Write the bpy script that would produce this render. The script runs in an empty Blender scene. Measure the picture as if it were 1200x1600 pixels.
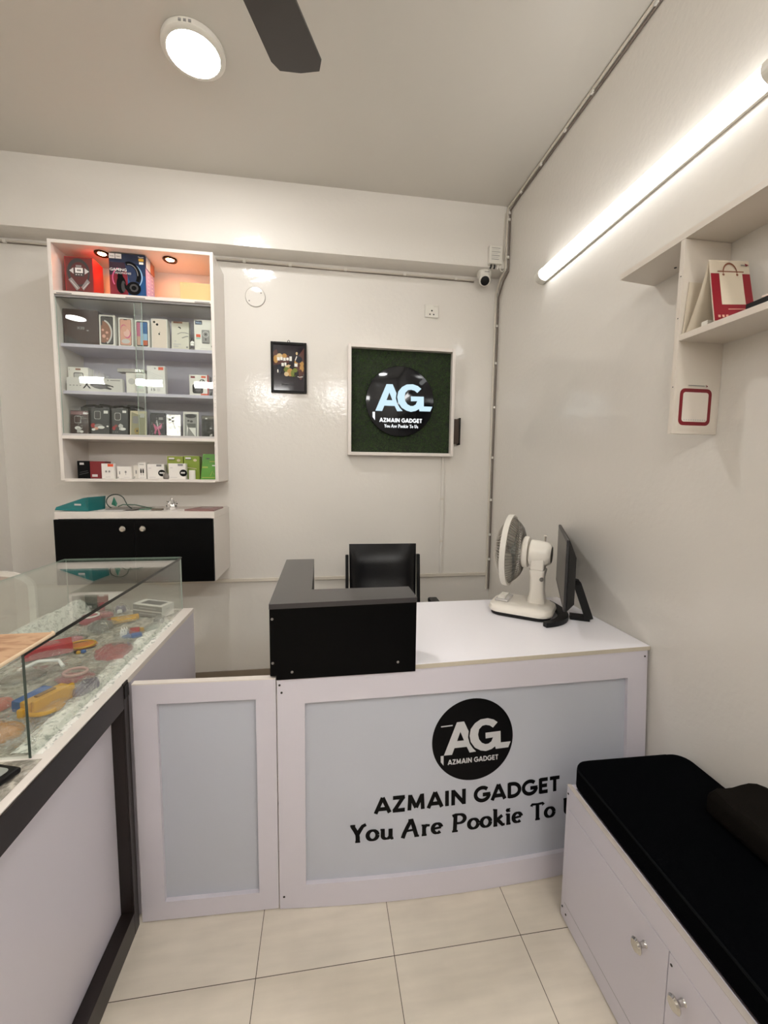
import bpy, bmesh, math, random
from mathutils import Vector, Matrix
from mathutils.geometry import tessellate_polygon

rnd = random.Random(11)
SC = bpy.context.scene
COL = SC.collection
PI = math.pi

# ------------------------------------------------------------------ camera
cam_data = bpy.data.cameras.new('camera')
cam = bpy.data.objects.new('camera', cam_data)
COL.objects.link(cam)
SC.camera = cam
cam_data.sensor_fit = 'HORIZONTAL'
cam_data.sensor_width = 36.0
cam_data.lens = 651.39 / 1200 * 36.0
cam_data.clip_start = 0.02
RX = Vector((0.98887435, -0.14838555, 0.01045191))
RY = Vector((-0.00349341, -0.09340998, -0.9956216))
RZ = Vector((0.14871217, 0.98450815, -0.0928891))
cam.matrix_world = Matrix(((RX[0], -RY[0], -RZ[0], 0.0),
                           (RX[1], -RY[1], -RZ[1], 0.0),
                           (RX[2], -RY[2], -RZ[2], 1.433),
                           (0, 0, 0, 1)))

# ------------------------------------------------------------------ world, exposure
W = bpy.data.worlds.new('World')
SC.world = W
W.use_nodes = True
W.node_tree.nodes['Background'].inputs[0].default_value = (1.0, 0.95, 0.88, 1)
W.node_tree.nodes['Background'].inputs[1].default_value = 0.02
SC.view_settings.view_transform = 'Standard'
SC.view_settings.look = 'None'
SC.view_settings.gamma = 1.0
SC.view_settings.use_curve_mapping = False
SC.view_settings.exposure = 0.95

LAMP_TUBE = 4.0      # radiance of the visible wall tube
LAMP_ROUND = 68.0     # round ceiling lamp, and its unseen copy added behind the camera
LAMP_REAR = 25.0      # tubes behind the camera, and the lamp added in the side bay
LAMP_SPOT = 130.0     # little warm downlights in the wall cabinet
WARM = (1.0, 0.995, 0.985)

# ------------------------------------------------------------------ materials
def lin(c):
    return tuple((x / 12.92 if x <= 0.04045 else ((x + 0.055) / 1.055) ** 2.4) for x in c)

def H(h):
    h = h.lstrip('#')
    return lin(tuple(int(h[i:i + 2], 16) / 255 for i in (0, 2, 4)))

def mat(name, col, rough=0.5, metal=0.0, spec=0.5, bump=0.0, bscale=60.0, var=0.0, vscale=8.0, coat=0.0, detail=3.0):
    if isinstance(col, str):
        col = H(col)
    m = bpy.data.materials.new(name)
    m.use_nodes = True
    nt = m.node_tree
    b = nt.nodes['Principled BSDF']
    b.inputs['Base Color'].default_value = (*col, 1)
    b.inputs['Roughness'].default_value = rough
    b.inputs['Metallic'].default_value = metal
    b.inputs['Specular IOR Level'].default_value = spec
    b.inputs['Coat Weight'].default_value = coat
    b.inputs['Coat Roughness'].default_value = 0.05
    tc = nt.nodes.new('ShaderNodeTexCoord')
    if var > 0:
        n = nt.nodes.new('ShaderNodeTexNoise')
        n.inputs['Scale'].default_value = vscale
        n.inputs['Detail'].default_value = 4
        nt.links.new(tc.outputs['Object'], n.inputs['Vector'])
        r = nt.nodes.new('ShaderNodeMapRange')
        r.inputs['To Min'].default_value = 1 - var
        r.inputs['To Max'].default_value = 1 + var
        nt.links.new(n.outputs['Fac'], r.inputs['Value'])
        mx = nt.nodes.new('ShaderNodeVectorMath')
        mx.operation = 'SCALE'
        mx.inputs[0].default_value = col
        nt.links.new(r.outputs[0], mx.inputs['Scale'])
        nt.links.new(mx.outputs[0], b.inputs['Base Color'])
    if bump > 0:
        n2 = nt.nodes.new('ShaderNodeTexNoise')
        n2.inputs['Scale'].default_value = bscale
        n2.inputs['Detail'].default_value = detail
        nt.links.new(tc.outputs['Object'], n2.inputs['Vector'])
        bp = nt.nodes.new('ShaderNodeBump')
        bp.inputs['Strength'].default_value = 1.0
        bp.inputs['Distance'].default_value = bump
        nt.links.new(n2.outputs['Fac'], bp.inputs['Height'])
        nt.links.new(bp.outputs[0], b.inputs['Normal'])
    return m

def emis(name, col, strength):
    m = bpy.data.materials.new(name)
    m.use_nodes = True
    nt = m.node_tree
    nt.nodes.remove(nt.nodes['Principled BSDF'])
    e = nt.nodes.new('ShaderNodeEmission')
    e.inputs[0].default_value = (*col, 1)
    e.inputs[1].default_value = strength
    nt.links.new(e.outputs[0], nt.nodes['Material Output'].inputs[0])
    return m

def glass(name, tint=(0.97, 0.99, 0.97), base=0.0, gain=1.0, rough=0.0, bump=0.0, bscale=50.0, ior=1.45, haze=0.0):
    """Thin clear sheet: transparent film with a fresnel mirror on top."""
    m = bpy.data.materials.new(name)
    m.use_nodes = True
    nt = m.node_tree
    nt.nodes.remove(nt.nodes['Principled BSDF'])
    t = nt.nodes.new('ShaderNodeBsdfTransparent')
    t.inputs[0].default_value = (*tint, 1)
    g = nt.nodes.new('ShaderNodeBsdfGlossy')
    g.inputs['Roughness'].default_value = rough
    g.inputs[0].default_value = (1, 1, 1, 1)
    f = nt.nodes.new('ShaderNodeFresnel')
    geo = nt.nodes.new('ShaderNodeNewGeometry')      # same mirror strength from either side of the thin sheet
    mi = nt.nodes.new('ShaderNodeMix')
    mi.inputs[2].default_value = ior
    mi.inputs[3].default_value = 1.0 / ior
    nt.links.new(geo.outputs['Backfacing'], mi.inputs[0])
    nt.links.new(mi.outputs[0], f.inputs['IOR'])
    ml = nt.nodes.new('ShaderNodeMath')
    ml.operation = 'MULTIPLY_ADD'
    ml.use_clamp = True
    ml.inputs[1].default_value = gain
    ml.inputs[2].default_value = base
    nt.links.new(f.outputs[0], ml.inputs[0])
    mx = nt.nodes.new('ShaderNodeMixShader')
    nt.links.new(ml.outputs[0], mx.inputs[0])
    if haze:
        d = nt.nodes.new('ShaderNodeBsdfDiffuse')
        d.inputs[0].default_value = (0.8, 0.78, 0.74, 1)
        hz = nt.nodes.new('ShaderNodeMixShader')
        hz.inputs[0].default_value = haze
        nt.links.new(t.outputs[0], hz.inputs[1])
        nt.links.new(d.outputs[0], hz.inputs[2])
        t = hz
    nt.links.new(t.outputs[0], mx.inputs[1])
    nt.links.new(g.outputs[0], mx.inputs[2])
    nt.links.new(mx.outputs[0], nt.nodes['Material Output'].inputs[0])
    if bump > 0:
        tc = nt.nodes.new('ShaderNodeTexCoord')
        n2 = nt.nodes.new('ShaderNodeTexNoise')
        n2.inputs['Scale'].default_value = bscale
        n2.inputs['Detail'].default_value = 3
        nt.links.new(tc.outputs['Object'], n2.inputs['Vector'])
        bp = nt.nodes.new('ShaderNodeBump')
        bp.inputs['Distance'].default_value = bump
        nt.links.new(n2.outputs['Fac'], bp.inputs['Height'])
        nt.links.new(bp.outputs[0], f.inputs['Normal'])
        nt.links.new(bp.outputs[0], g.inputs['Normal'])
    return m

def tile_mat():
    m = mat('floor_tiles', '#d9cfba', rough=0.22, spec=0.5)
    nt = m.node_tree
    b = nt.nodes['Principled BSDF']
    tc = nt.nodes.new('ShaderNodeTexCoord')
    mp = nt.nodes.new('ShaderNodeMapping')
    mp.inputs['Location'].default_value = (0.189 + 4.0, -1.096 + 4.0, 0)
    nt.links.new(tc.outputs['Object'], mp.inputs['Vector'])
    br = nt.nodes.new('ShaderNodeTexBrick')
    br.offset = 0.0
    br.squash = 1.0
    br.inputs['Scale'].default_value = 1.0
    br.inputs['Brick Width'].default_value = 0.4
    br.inputs['Row Height'].default_value = 0.4
    br.inputs['Mortar Size'].default_value = 0.0011
    br.inputs['Mortar Smooth'].default_value = 0.1
    br.inputs['Color1'].default_value = (*H('#e3d9c9'), 1)
    br.inputs['Color2'].default_value = (*H('#ded3c1'), 1)
    br.inputs['Mortar'].default_value = (*H('#5d5346'), 1)
    nt.links.new(mp.outputs[0], br.inputs['Vector'])
    mp2 = nt.nodes.new('ShaderNodeMapping')
    mp2.inputs['Scale'].default_value = (3.0, 22.0, 1)
    nt.links.new(tc.outputs['Object'], mp2.inputs['Vector'])
    n = nt.nodes.new('ShaderNodeTexNoise')
    n.inputs['Scale'].default_value = 1.6
    n.inputs['Detail'].default_value = 6
    nt.links.new(mp2.outputs[0], n.inputs['Vector'])
    r = nt.nodes.new('ShaderNodeMapRange')
    r.inputs['To Min'].default_value = 0.86
    r.inputs['To Max'].default_value = 1.10
    nt.links.new(n.outputs['Fac'], r.inputs['Value'])
    n3 = nt.nodes.new('ShaderNodeTexNoise')
    n3.inputs['Scale'].default_value = 5.0
    n3.inputs['Detail'].default_value = 8
    nt.links.new(tc.outputs['Object'], n3.inputs['Vector'])
    r3 = nt.nodes.new('ShaderNodeMapRange')
    r3.inputs['From Min'].default_value = 0.35
    r3.inputs['From Max'].default_value = 0.7
    r3.inputs['To Min'].default_value = 0.93
    r3.inputs['To Max'].default_value = 1.04
    nt.links.new(n3.outputs['Fac'], r3.inputs['Value'])
    mm = nt.nodes.new('ShaderNodeMath')
    mm.operation = 'MULTIPLY'
    nt.links.new(r.outputs[0], mm.inputs[0])
    nt.links.new(r3.outputs[0], mm.inputs[1])
    mx = nt.nodes.new('ShaderNodeVectorMath')
    mx.operation = 'SCALE'
    nt.links.new(br.outputs['Color'], mx.inputs[0])
    nt.links.new(mm.outputs[0], mx.inputs['Scale'])
    nt.links.new(mx.outputs[0], b.inputs['Base Color'])
    return m

def wood_mat(name, c1, c2, axis_scale, rough=0.45):
    m = mat(name, c1, rough=rough)
    nt = m.node_tree
    b = nt.nodes['Principled BSDF']
    tc = nt.nodes.new('ShaderNodeTexCoord')
    mp = nt.nodes.new('ShaderNodeMapping')
    mp.inputs['Scale'].default_value = axis_scale
    nt.links.new(tc.outputs['Object'], mp.inputs['Vector'])
    n = nt.nodes.new('ShaderNodeTexNoise')
    n.inputs['Scale'].default_value = 1.0
    n.inputs['Detail'].default_value = 6
    n.inputs['Distortion'].default_value = 0.8
    nt.links.new(mp.outputs[0], n.inputs['Vector'])
    cr = nt.nodes.new('ShaderNodeValToRGB')
    cr.color_ramp.elements[0].position = 0.33
    cr.color_ramp.elements[0].color = (*H(c2), 1)
    cr.color_ramp.elements[1].position = 0.52
    cr.color_ramp.elements[1].color = (*H(c1), 1)
    nt.links.new(n.outputs['Fac'], cr.inputs[0])
    nt.links.new(cr.outputs[0], b.inputs['Base Color'])
    return m

def mottled(name, c1, c2, scale, rough=0.4, lo=0.4, hi=0.6, bump=0.0):
    m = wood_mat(name, c1, c2, (scale, scale, scale), rough)
    for n in m.node_tree.nodes:
        if n.type == 'VALTORGB':
            n.color_ramp.elements[0].position = lo
            n.color_ramp.elements[1].position = hi
    if bump:
        nt = m.node_tree
        tc = nt.nodes.new('ShaderNodeTexCoord')
        v = nt.nodes.new('ShaderNodeTexNoise')
        v.inputs['Scale'].default_value = scale * 1.5
        nt.links.new(tc.outputs['Object'], v.inputs['Vector'])
        bp = nt.nodes.new('ShaderNodeBump')
        bp.inputs['Distance'].default_value = bump
        nt.links.new(v.outputs['Fac'], bp.inputs['Height'])
        nt.links.new(bp.outputs[0], nt.nodes['Principled BSDF'].inputs['Normal'])
    return m

WALL = mat('wall_enamel_paint', '#e5e0d8', rough=0.09, spec=0.5, bump=0.0010, bscale=42, var=0.015, vscale=1.5, detail=3)
CEIL = mat('ceiling_paint', '#d6d1c8', rough=0.32, spec=0.35, bump=0.0006, bscale=20)
FLOOR = tile_mat()
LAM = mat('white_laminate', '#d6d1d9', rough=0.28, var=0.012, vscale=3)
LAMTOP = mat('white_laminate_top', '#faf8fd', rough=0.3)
EDGE = mat('laminate_edge_band', '#c9c0ae', rough=0.5, var=0.06, vscale=30)
INSET = mat('frosted_inset_panel', '#c0c3cc', rough=0.32, var=0.012, vscale=2)
CABW = mat('cabinet_white', '#e8e0d8', rough=0.3)
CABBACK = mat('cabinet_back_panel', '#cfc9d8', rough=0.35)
SHELFW = mat('wall_shelf_white', '#ded5c9', rough=0.3)
BLACKLAM = mat('black_laminate', '#020203', rough=0.4, spec=0.12)
BLACKTOP = mat('black_laminate_top_sheen', '#3b3839', rough=0.3, spec=0.6)  # black laminate with the sheen of the bright wall put into its grey
DARKFRAME = mat('dark_brown_frame', '#221b19', rough=0.32, spec=0.35, var=0.08, vscale=6)
BLACKFAB = mat('black_fabric', '#030406', rough=0.95, spec=0.04, bump=0.0006, bscale=500)
BLACKFAB2 = mat('black_brown_fabric', '#15120f', rough=0.95, spec=0.08, bump=0.0008, bscale=300)
LEATHER = mat('black_leatherette', '#08080b', rough=0.36, spec=0.35, bump=0.0005, bscale=160)
BLACKPL = mat('black_plastic', '#0a0a0b', rough=0.45, spec=0.3)
GREYPL = mat('dark_grey_plastic', '#2b2b2e', rough=0.4)
SCREEN = mat('monitor_screen_sheen', '#4d4945', rough=0.3, spec=0.5)  # base grey lifted to stand in for the wall reflected in it
WHITEPL = mat('white_plastic', '#e6e2d8', rough=0.3)
IVORY = mat('ivory_plastic', '#f0eadf', rough=0.3)
GREYBLADE = mat('grey_translucent_blade', '#8f918c', rough=0.3)
WIRE = mat('fan_grille_wire', '#6d675f', rough=0.35)
WIREW = mat('fan_grille_wire_light', '#c9c3b8', rough=0.35)
RUBBER = mat('black_rubber', '#0d0c0c', rough=0.7)
CHROME = mat('chrome', '#d0cdc8', rough=0.16, metal=1.0)
SCREW = mat('screw_dark', '#2a2522', rough=0.5)
SCREWG = mat('screw_grey', '#8a8580', rough=0.4)
CABLEW = mat('white_conduit', '#d8d0c2', rough=0.4)
CABLED = mat('dark_cable', '#7d7167', rough=0.5)
BLK = mat('print_black', '#040405', rough=0.4, spec=0.15)
WHT = mat('print_white', '#efece8', rough=0.4)
GRY = mat('print_grey', '#8d8a88', rough=0.4)
DGRY = mat('print_dark_grey', '#3b3838', rough=0.4)
LGRY = mat('print_light_grey', '#c9c5c2', rough=0.4)
REDP = mat('print_red', '#a81d22', rough=0.4)
CRIM = mat('print_crimson', '#7c1020', rough=0.4)
ORNP = mat('print_orange', '#e2552e', rough=0.4)
BLUP = mat('print_blue', '#1f5f9a', rough=0.4)
NAVY = mat('print_navy', '#15233f', rough=0.4)
CYAN = mat('print_pale_blue', '#8fb6d6', rough=0.4)
GRNP = mat('print_green', '#4f8f1c', rough=0.35)
LIME = mat('print_lime', '#9aa83f', rough=0.4)
YELP = mat('print_yellow', '#d8a93c', rough=0.4)
CREAM = mat('print_cream', '#dccfae', rough=0.45)
PINK = mat('print_pink', '#d05a86', rough=0.4)
PEACH = mat('print_peach', '#d8a08c', rough=0.4)
BEIGE = mat('beige_card', '#d0bd84', rough=0.5)
BROWNC = mat('dark_brown_card', '#3d2823', rough=0.3, spec=0.2)
COPPER = mat('print_copper', '#8c5a44', rough=0.35)
TEAL = mat('teal_card', '#0f6f70', rough=0.35)
MAUVE = mat('mauve_card', '#8f6a66', rough=0.4)
LILAC = mat('print_lilac', '#8f8fc0', rough=0.4)
SILVER = mat('silver_foil', '#d9d7d3', rough=0.2, metal=0.85, bump=0.002, bscale=40)
BOXW = mat('box_white', '#e9e4dd', rough=0.4)
BRZ = mat('bronze_metal', '#4a2c17', rough=0.25, metal=0.9)
GLS = glass('clear_glass', (0.965, 0.985, 0.97), base=0.0, gain=1.0)
GLSTOP = glass('clear_glass_top', (0.93, 0.97, 0.95), base=0.02, gain=1.2)
GLSEDGE = mat('glass_edge_dark', '#1c221d', rough=0.15, spec=0.6)
GLSEDGEL = mat('glass_edge_pale', '#aebbb0', rough=0.15, spec=0.6)
FILM = glass('clear_plastic_film', (0.97, 0.97, 0.96), base=0.10, gain=1.3, rough=0.04, bump=0.010, bscale=75, haze=0.05)
FILM2 = glass('clear_plastic_sleeve', (0.96, 0.96, 0.96), base=0.0, gain=0.8, rough=0.05, bump=0.002, bscale=50)

# ------------------------------------------------------------------ geometry helpers
ORG = {}

class MB:
    """Collects geometry in world coordinates and links it as ONE mesh object."""
    def __init__(self, M=None):
        self.v, self.f, self.m, self.s = [], [], [], []
        self.M = M
    def add(self, vs, fs, material, smooth=False):
        b = len(self.v)
        for p in vs:
            p = Vector(p)
            self.v.append(self.M @ p if self.M else p)
        for f in fs:
            self.f.append([b + i for i in f])
            self.m.append(material)
            self.s.append(smooth)
        return self
    def bm(self, bm_, material, smooth=False):
        bm_.verts.index_update()
        self.add([v.co.copy() for v in bm_.verts], [[v.index for v in f.verts] for f in bm_.faces], material, smooth)
        bm_.free()
        return self
    def box(self, x0, y0, z0, x1, y1, z1, material, bev=0.0, seg=2, M=None):
        bm_ = bmesh.new()
        bmesh.ops.create_cube(bm_, size=1.0)
        for v in bm_.verts:
            v.co = Vector(((x0 + x1) / 2 + v.co.x * (x1 - x0), (y0 + y1) / 2 + v.co.y * (y1 - y0), (z0 + z1) / 2 + v.co.z * (z1 - z0)))
        if bev > 0:
            bmesh.ops.bevel(bm_, geom=list(bm_.edges), offset=bev, segments=seg, profile=0.5, affect='EDGES')
        if M:
            for v in bm_.verts:
                v.co = M @ v.co
        return self.bm(bm_, material, bev > 0)
    def quadbox(self, poly, z0, z1, material):
        """vertical prism over a plan polygon [(x,y)...] (counter-clockwise)"""
        n = len(poly)
        vs = [(p[0], p[1], z0) for p in poly] + [(p[0], p[1], z1) for p in poly]
        fs = [[i, (i + 1) % n, n + (i + 1) % n, n + i] for i in range(n)]
        tri = tessellate_polygon([[Vector((p[0], p[1], 0)) for p in poly]])
        for t in tri:
            a, b, c = [Vector(poly[i]) for i in t]
            cr = (b - a).cross(c - a)
            t = list(t) if cr > 0 else list(reversed(t))
            fs.append([n + i for i in t])
            fs.append(list(reversed(t)))
        return self.add(vs, fs, material)
    def tube(self, path, r, material, n=8, closed=False, smooth=True, rr=None):
        P = [Vector(p) for p in path]
        k = len(P)
        vs, fs = [], []
        up = None
        for i in range(k):
            if closed:
                t = (P[(i + 1) % k] - P[i - 1]).normalized()
            else:
                t = (P[min(i + 1, k - 1)] - P[max(i - 1, 0)]).normalized()
            if up is None:
                up = Vector((0, 0, 1)) if abs(t.z) < 0.9 else Vector((1, 0, 0))
            a = (up - t * up.dot(t)).normalized()
            b = t.cross(a)
            up = a
            ri = rr[i] if rr else r
            for j in range(n):
                an = 2 * PI * j / n
                vs.append(P[i] + a * (ri * math.cos(an)) + b * (ri * math.sin(an)))
        m = k if closed else k - 1
        for i in range(m):
            for j in range(n):
                a0 = i * n + j
                a1 = i * n + (j + 1) % n
                b0 = ((i + 1) % k) * n + j
                b1 = ((i + 1) % k) * n + (j + 1) % n
                fs.append([a0, a1, b1, b0])
        if not closed:
            fs.append(list(reversed(range(n))))
            fs.append([(k - 1) * n + j for j in range(n)])
        return self.add(vs, fs, material, smooth)
    def lathe(self, prof, material, n=32, M=None, smooth=True):
        """profile [(r, h)] about +Z (before M)"""
        vs, fs = [], []
        for r, h in prof:
            for j in range(n):
                an = 2 * PI * j / n
                p = Vector((r * math.cos(an), r * math.sin(an), h))
                vs.append(M @ p if M else p)
        for i in range(len(prof) - 1):
            for j in range(n):
                fs.append([i * n + j, i * n + (j + 1) % n, (i + 1) * n + (j + 1) % n, (i + 1) * n + j])
        if prof[0][0] > 1e-6:
            fs.append(list(reversed(range(n))))
        if prof[-1][0] > 1e-6:
            fs.append([(len(prof) - 1) * n + j for j in range(n)])
        return self.add(vs, fs, material, smooth)
    def build(self, name, parent=None, origin=None):
        vs = self.v
        if parent is not None:
            o = ORG[parent.name]
        elif origin is not None:
            o = Vector(origin)
        else:
            xs = [p.x for p in vs]; ys = [p.y for p in vs]; zs = [p.z for p in vs]
            o = Vector(((min(xs) + max(xs)) / 2, (min(ys) + max(ys)) / 2, min(zs)))
        me = bpy.data.meshes.new(name)
        me.from_pydata([tuple(p - o) for p in vs], [], self.f)
        slots = []
        for mt in self.m:
            if mt not in slots:
                slots.append(mt)
        for mt in slots:
            me.materials.append(mt)
        idx = {mt: i for i, mt in enumerate(slots)}
        me.polygons.foreach_set('material_index', [idx[mt] for mt in self.m])
        me.polygons.foreach_set('use_smooth', self.s)
        me.update()
        ob = bpy.data.objects.new(name, me)
        COL.objects.link(ob)
        if any(self.s):
            bpy_smooth(me)
            wn = ob.modifiers.new('face_weighted', 'WEIGHTED_NORMAL')
            wn.keep_sharp = True
        if parent is not None:
            ob.parent = parent
        else:
            ob.location = o
        ORG[ob.name] = o
        return ob

def bpy_smooth(me):
    """sharp edges above 40 degrees stay sharp"""
    bm_ = bmesh.new()
    bm_.from_mesh(me)
    lim = math.radians(40)
    for e in bm_.edges:
        if len(e.link_faces) == 2:
            e.smooth = e.calc_face_angle(0.0) < lim
    bm_.to_mesh(me)
    bm_.free()

def tag(o, label, cat, group=None):
    o['label'] = label
    o['category'] = cat
    if group:
        o['group'] = group
    return o

def thing(name, label, cat, loc, group=None):
    o = bpy.data.objects.new(name, None)
    o.empty_display_size = 0.05
    COL.objects.link(o)
    o.location = loc
    ORG[o.name] = Vector(loc)
    return tag(o, label, cat, group)

def struct(mb, name, origin=None):
    o = mb.build(name, origin=origin or (0, 0, 0))
    o['kind'] = 'structure'
    return o

# ---- printing on surfaces
_font = {}
def font_geo(s):
    if s not in _font:
        c = bpy.data.curves.new('t', 'FONT')
        c.body = s
        c.size = 1.0
        c.resolution_u = 3
        c.offset = 0.014
        o = bpy.data.objects.new('t', c)
        COL.objects.link(o)
        dg = bpy.context.evaluated_depsgraph_get()
        me = bpy.data.meshes.new_from_object(o.evaluated_get(dg))
        vs = [(v.co.x, v.co.y) for v in me.vertices]
        fs = [list(p.vertices) for p in me.polygons]
        bpy.data.objects.remove(o)
        bpy.data.curves.remove(c)
        bpy.data.meshes.remove(me)
        _font[s] = (vs, fs)
    return _font[s]

class Print:
    """Thin ink layers laid on a surface; fn(u, v, e) gives the point e above the surface at (u, v)."""
    def __init__(self, mb, fn, e=0.0004, step=0.0002, maxlen=None):
        self.mb, self.fn, self.e, self.step, self.maxlen = mb, fn, e, step, maxlen
    def raw(self, pts, fs, mt):
        self.e += self.step
        if self.maxlen:
            bm_ = bmesh.new()
            vv = [bm_.verts.new((p[0], p[1], 0)) for p in pts]
            for f in fs:
                try:
                    bm_.faces.new([vv[i] for i in f])
                except ValueError:
                    pass
            bmesh.ops.triangulate(bm_, faces=list(bm_.faces))
            for _ in range(5):
                es = [e for e in bm_.edges if e.calc_length() > self.maxlen]
                if not es:
                    break
                bmesh.ops.subdivide_edges(bm_, edges=es, cuts=1)
                bmesh.ops.triangulate(bm_, faces=list(bm_.faces))
            bm_.verts.index_update()
            pts = [(v.co.x, v.co.y) for v in bm_.verts]
            fs = [[v.index for v in f.verts] for f in bm_.faces]
            bm_.free()
        P = [Vector(self.fn(p[0], p[1], self.e)) for p in pts]
        # orient every face outwards
        if fs:
            a, b, c = [Vector((*pts[i], 0)) for i in fs[0][:3]]
        self.mb.add(P, fs, mt)
        return self
    def poly(self, pts, mt, holes=()):
        loops = [[Vector((p[0], p[1], 0)) for p in pts]] + [[Vector((p[0], p[1], 0)) for p in h] for h in holes]
        tri = tessellate_polygon(loops)
        allp = list(pts)
        for h in holes:
            allp += list(h)
        return self.raw(allp, [list(t) for t in tri], mt)
    def rect(self, u0, v0, u1, v1, mt):
        return self.raw([(u0, v0), (u1, v0), (u1, v1), (u0, v1)], [[0, 1, 2, 3]], mt)
    def rrect(self, u0, v0, u1, v1, r, mt):
        pts = []
        for cx, cy, a0 in ((u1 - r, v0 + r, -90), (u1 - r, v1 - r, 0), (u0 + r, v1 - r, 90), (u0 + r, v0 + r, 180)):
            for k in range(5):
                a = math.radians(a0 + k * 22.5)
                pts.append((cx + r * math.cos(a), cy + r * math.sin(a)))
        return self.raw(pts, [list(range(len(pts)))], mt)
    def ell(self, cu, cv, ru, rv, mt, n=28, a0=0, a1=360):
        full = abs(a1 - a0) >= 360
        k = n if full else n + 1
        pts = [(cu + ru * math.cos(math.radians(a0 + (a1 - a0) * i / n)), cv + rv * math.sin(math.radians(a0 + (a1 - a0) * i / n))) for i in range(k)]
        if not full:
            pts.append((cu, cv))
        return self.raw(pts, [list(range(len(pts)))], mt)
    def line(self, pts, w, mt, ws=None):
        n = len(pts)
        L, R = [], []
        for i in range(n):
            a = Vector(pts[max(i - 1, 0)]); b = Vector(pts[min(i + 1, n - 1)])
            d = (b - a)
            d = d.normalized() if d.length > 1e-9 else Vector((1, 0))
            nn = Vector((-d.y, d.x))
            hw = (ws[i] if ws else w) / 2
            L.append((pts[i][0] + nn.x * hw, pts[i][1] + nn.y * hw))
            R.append((pts[i][0] - nn.x * hw, pts[i][1] - nn.y * hw))
        allp = L + R
        fs = [[n + i, n + i + 1, i + 1, i] for i in range(n - 1)]
        return self.raw(allp, fs, mt)
    def text(self, s, u, v, h, mt, width=None, align='L', slant=0.0):
        vs, fs = font_geo(s)
        if not vs:
            return self
        x0 = min(p[0] for p in vs); x1 = max(p[0] for p in vs)
        k = h / 0.70
        sx = k if width is None else width / (x1 - x0)
        w = (x1 - x0) * sx
        off = u if align == 'L' else (u - w / 2 if align == 'C' else u - w)
        pts = [(off + (p[0] - x0) * sx + slant * p[1] * k, v + p[1] * k) for p in vs]
        return self.raw(pts, fs, mt)

def plane_fn(O, U, V):
    O, U, V = Vector(O), Vector(U).normalized(), Vector(V).normalized()
    N = U.cross(V)
    return lambda u, v, e: O + U * u + V * v + N * e

# ---- bold geometric capitals and a swelling serif hand, drawn as strokes
def arc(cx, cy, rx, ry, a0, a1, n=14):
    return [(cx + rx * math.cos(math.radians(a0 + (a1 - a0) * i / n)), cy + ry * math.sin(math.radians(a0 + (a1 - a0) * i / n))) for i in range(n + 1)]

BOLD = {  # cap height 1: (advance, strokes)
    'A': (0.92, [[(0.06, 0.0), (0.43, 1.0)], [(0.80, 0.0), (0.43, 1.0)], [(0.20, 0.27), (0.66, 0.27)]]),
    'Z': (0.78, [[(0.05, 0.91), (0.68, 0.91)], [(0.62, 0.95), (0.10, 0.05)], [(0.04, 0.09), (0.68, 0.09)]]),
    'M': (1.10, [[(0.14, 0.0), (0.18, 1.0)], [(0.18, 0.95), (0.50, 0.14)], [(0.50, 0.14), (0.82, 0.95)], [(0.86, 0.0), (0.82, 1.0)]]),
    'I': (0.36, [[(0.16, 0.0), (0.16, 1.0)]]),
    'N': (0.94, [[(0.14, 0.0), (0.14, 1.0)], [(0.14, 0.93), (0.74, 0.07)], [(0.74, 0.0), (0.74, 1.0)]]),
    'G': (0.98, [arc(0.48, 0.5, 0.39, 0.42, 45, 355, 22), [(0.50, 0.46), (0.94, 0.46)]]),
    'D': (0.88, [[(0.14, 0.0), (0.14, 1.0)], [(0.10, 0.91)] + arc(0.34, 0.5, 0.40, 0.41, 90, -90, 16) + [(0.10, 0.09)]]),
    'E': (0.68, [[(0.14, 0.0), (0.14, 1.0)], [(0.1, 0.91), (0.58, 0.91)], [(0.1, 0.5), (0.54, 0.5)], [(0.1, 0.09), (0.58, 0.09)]]),
    'T': (0.70, [[(0.33, 0.0), (0.33, 0.95)], [(0.03, 0.91), (0.63, 0.91)]]),
    ' ': (0.36, []),
}
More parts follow.
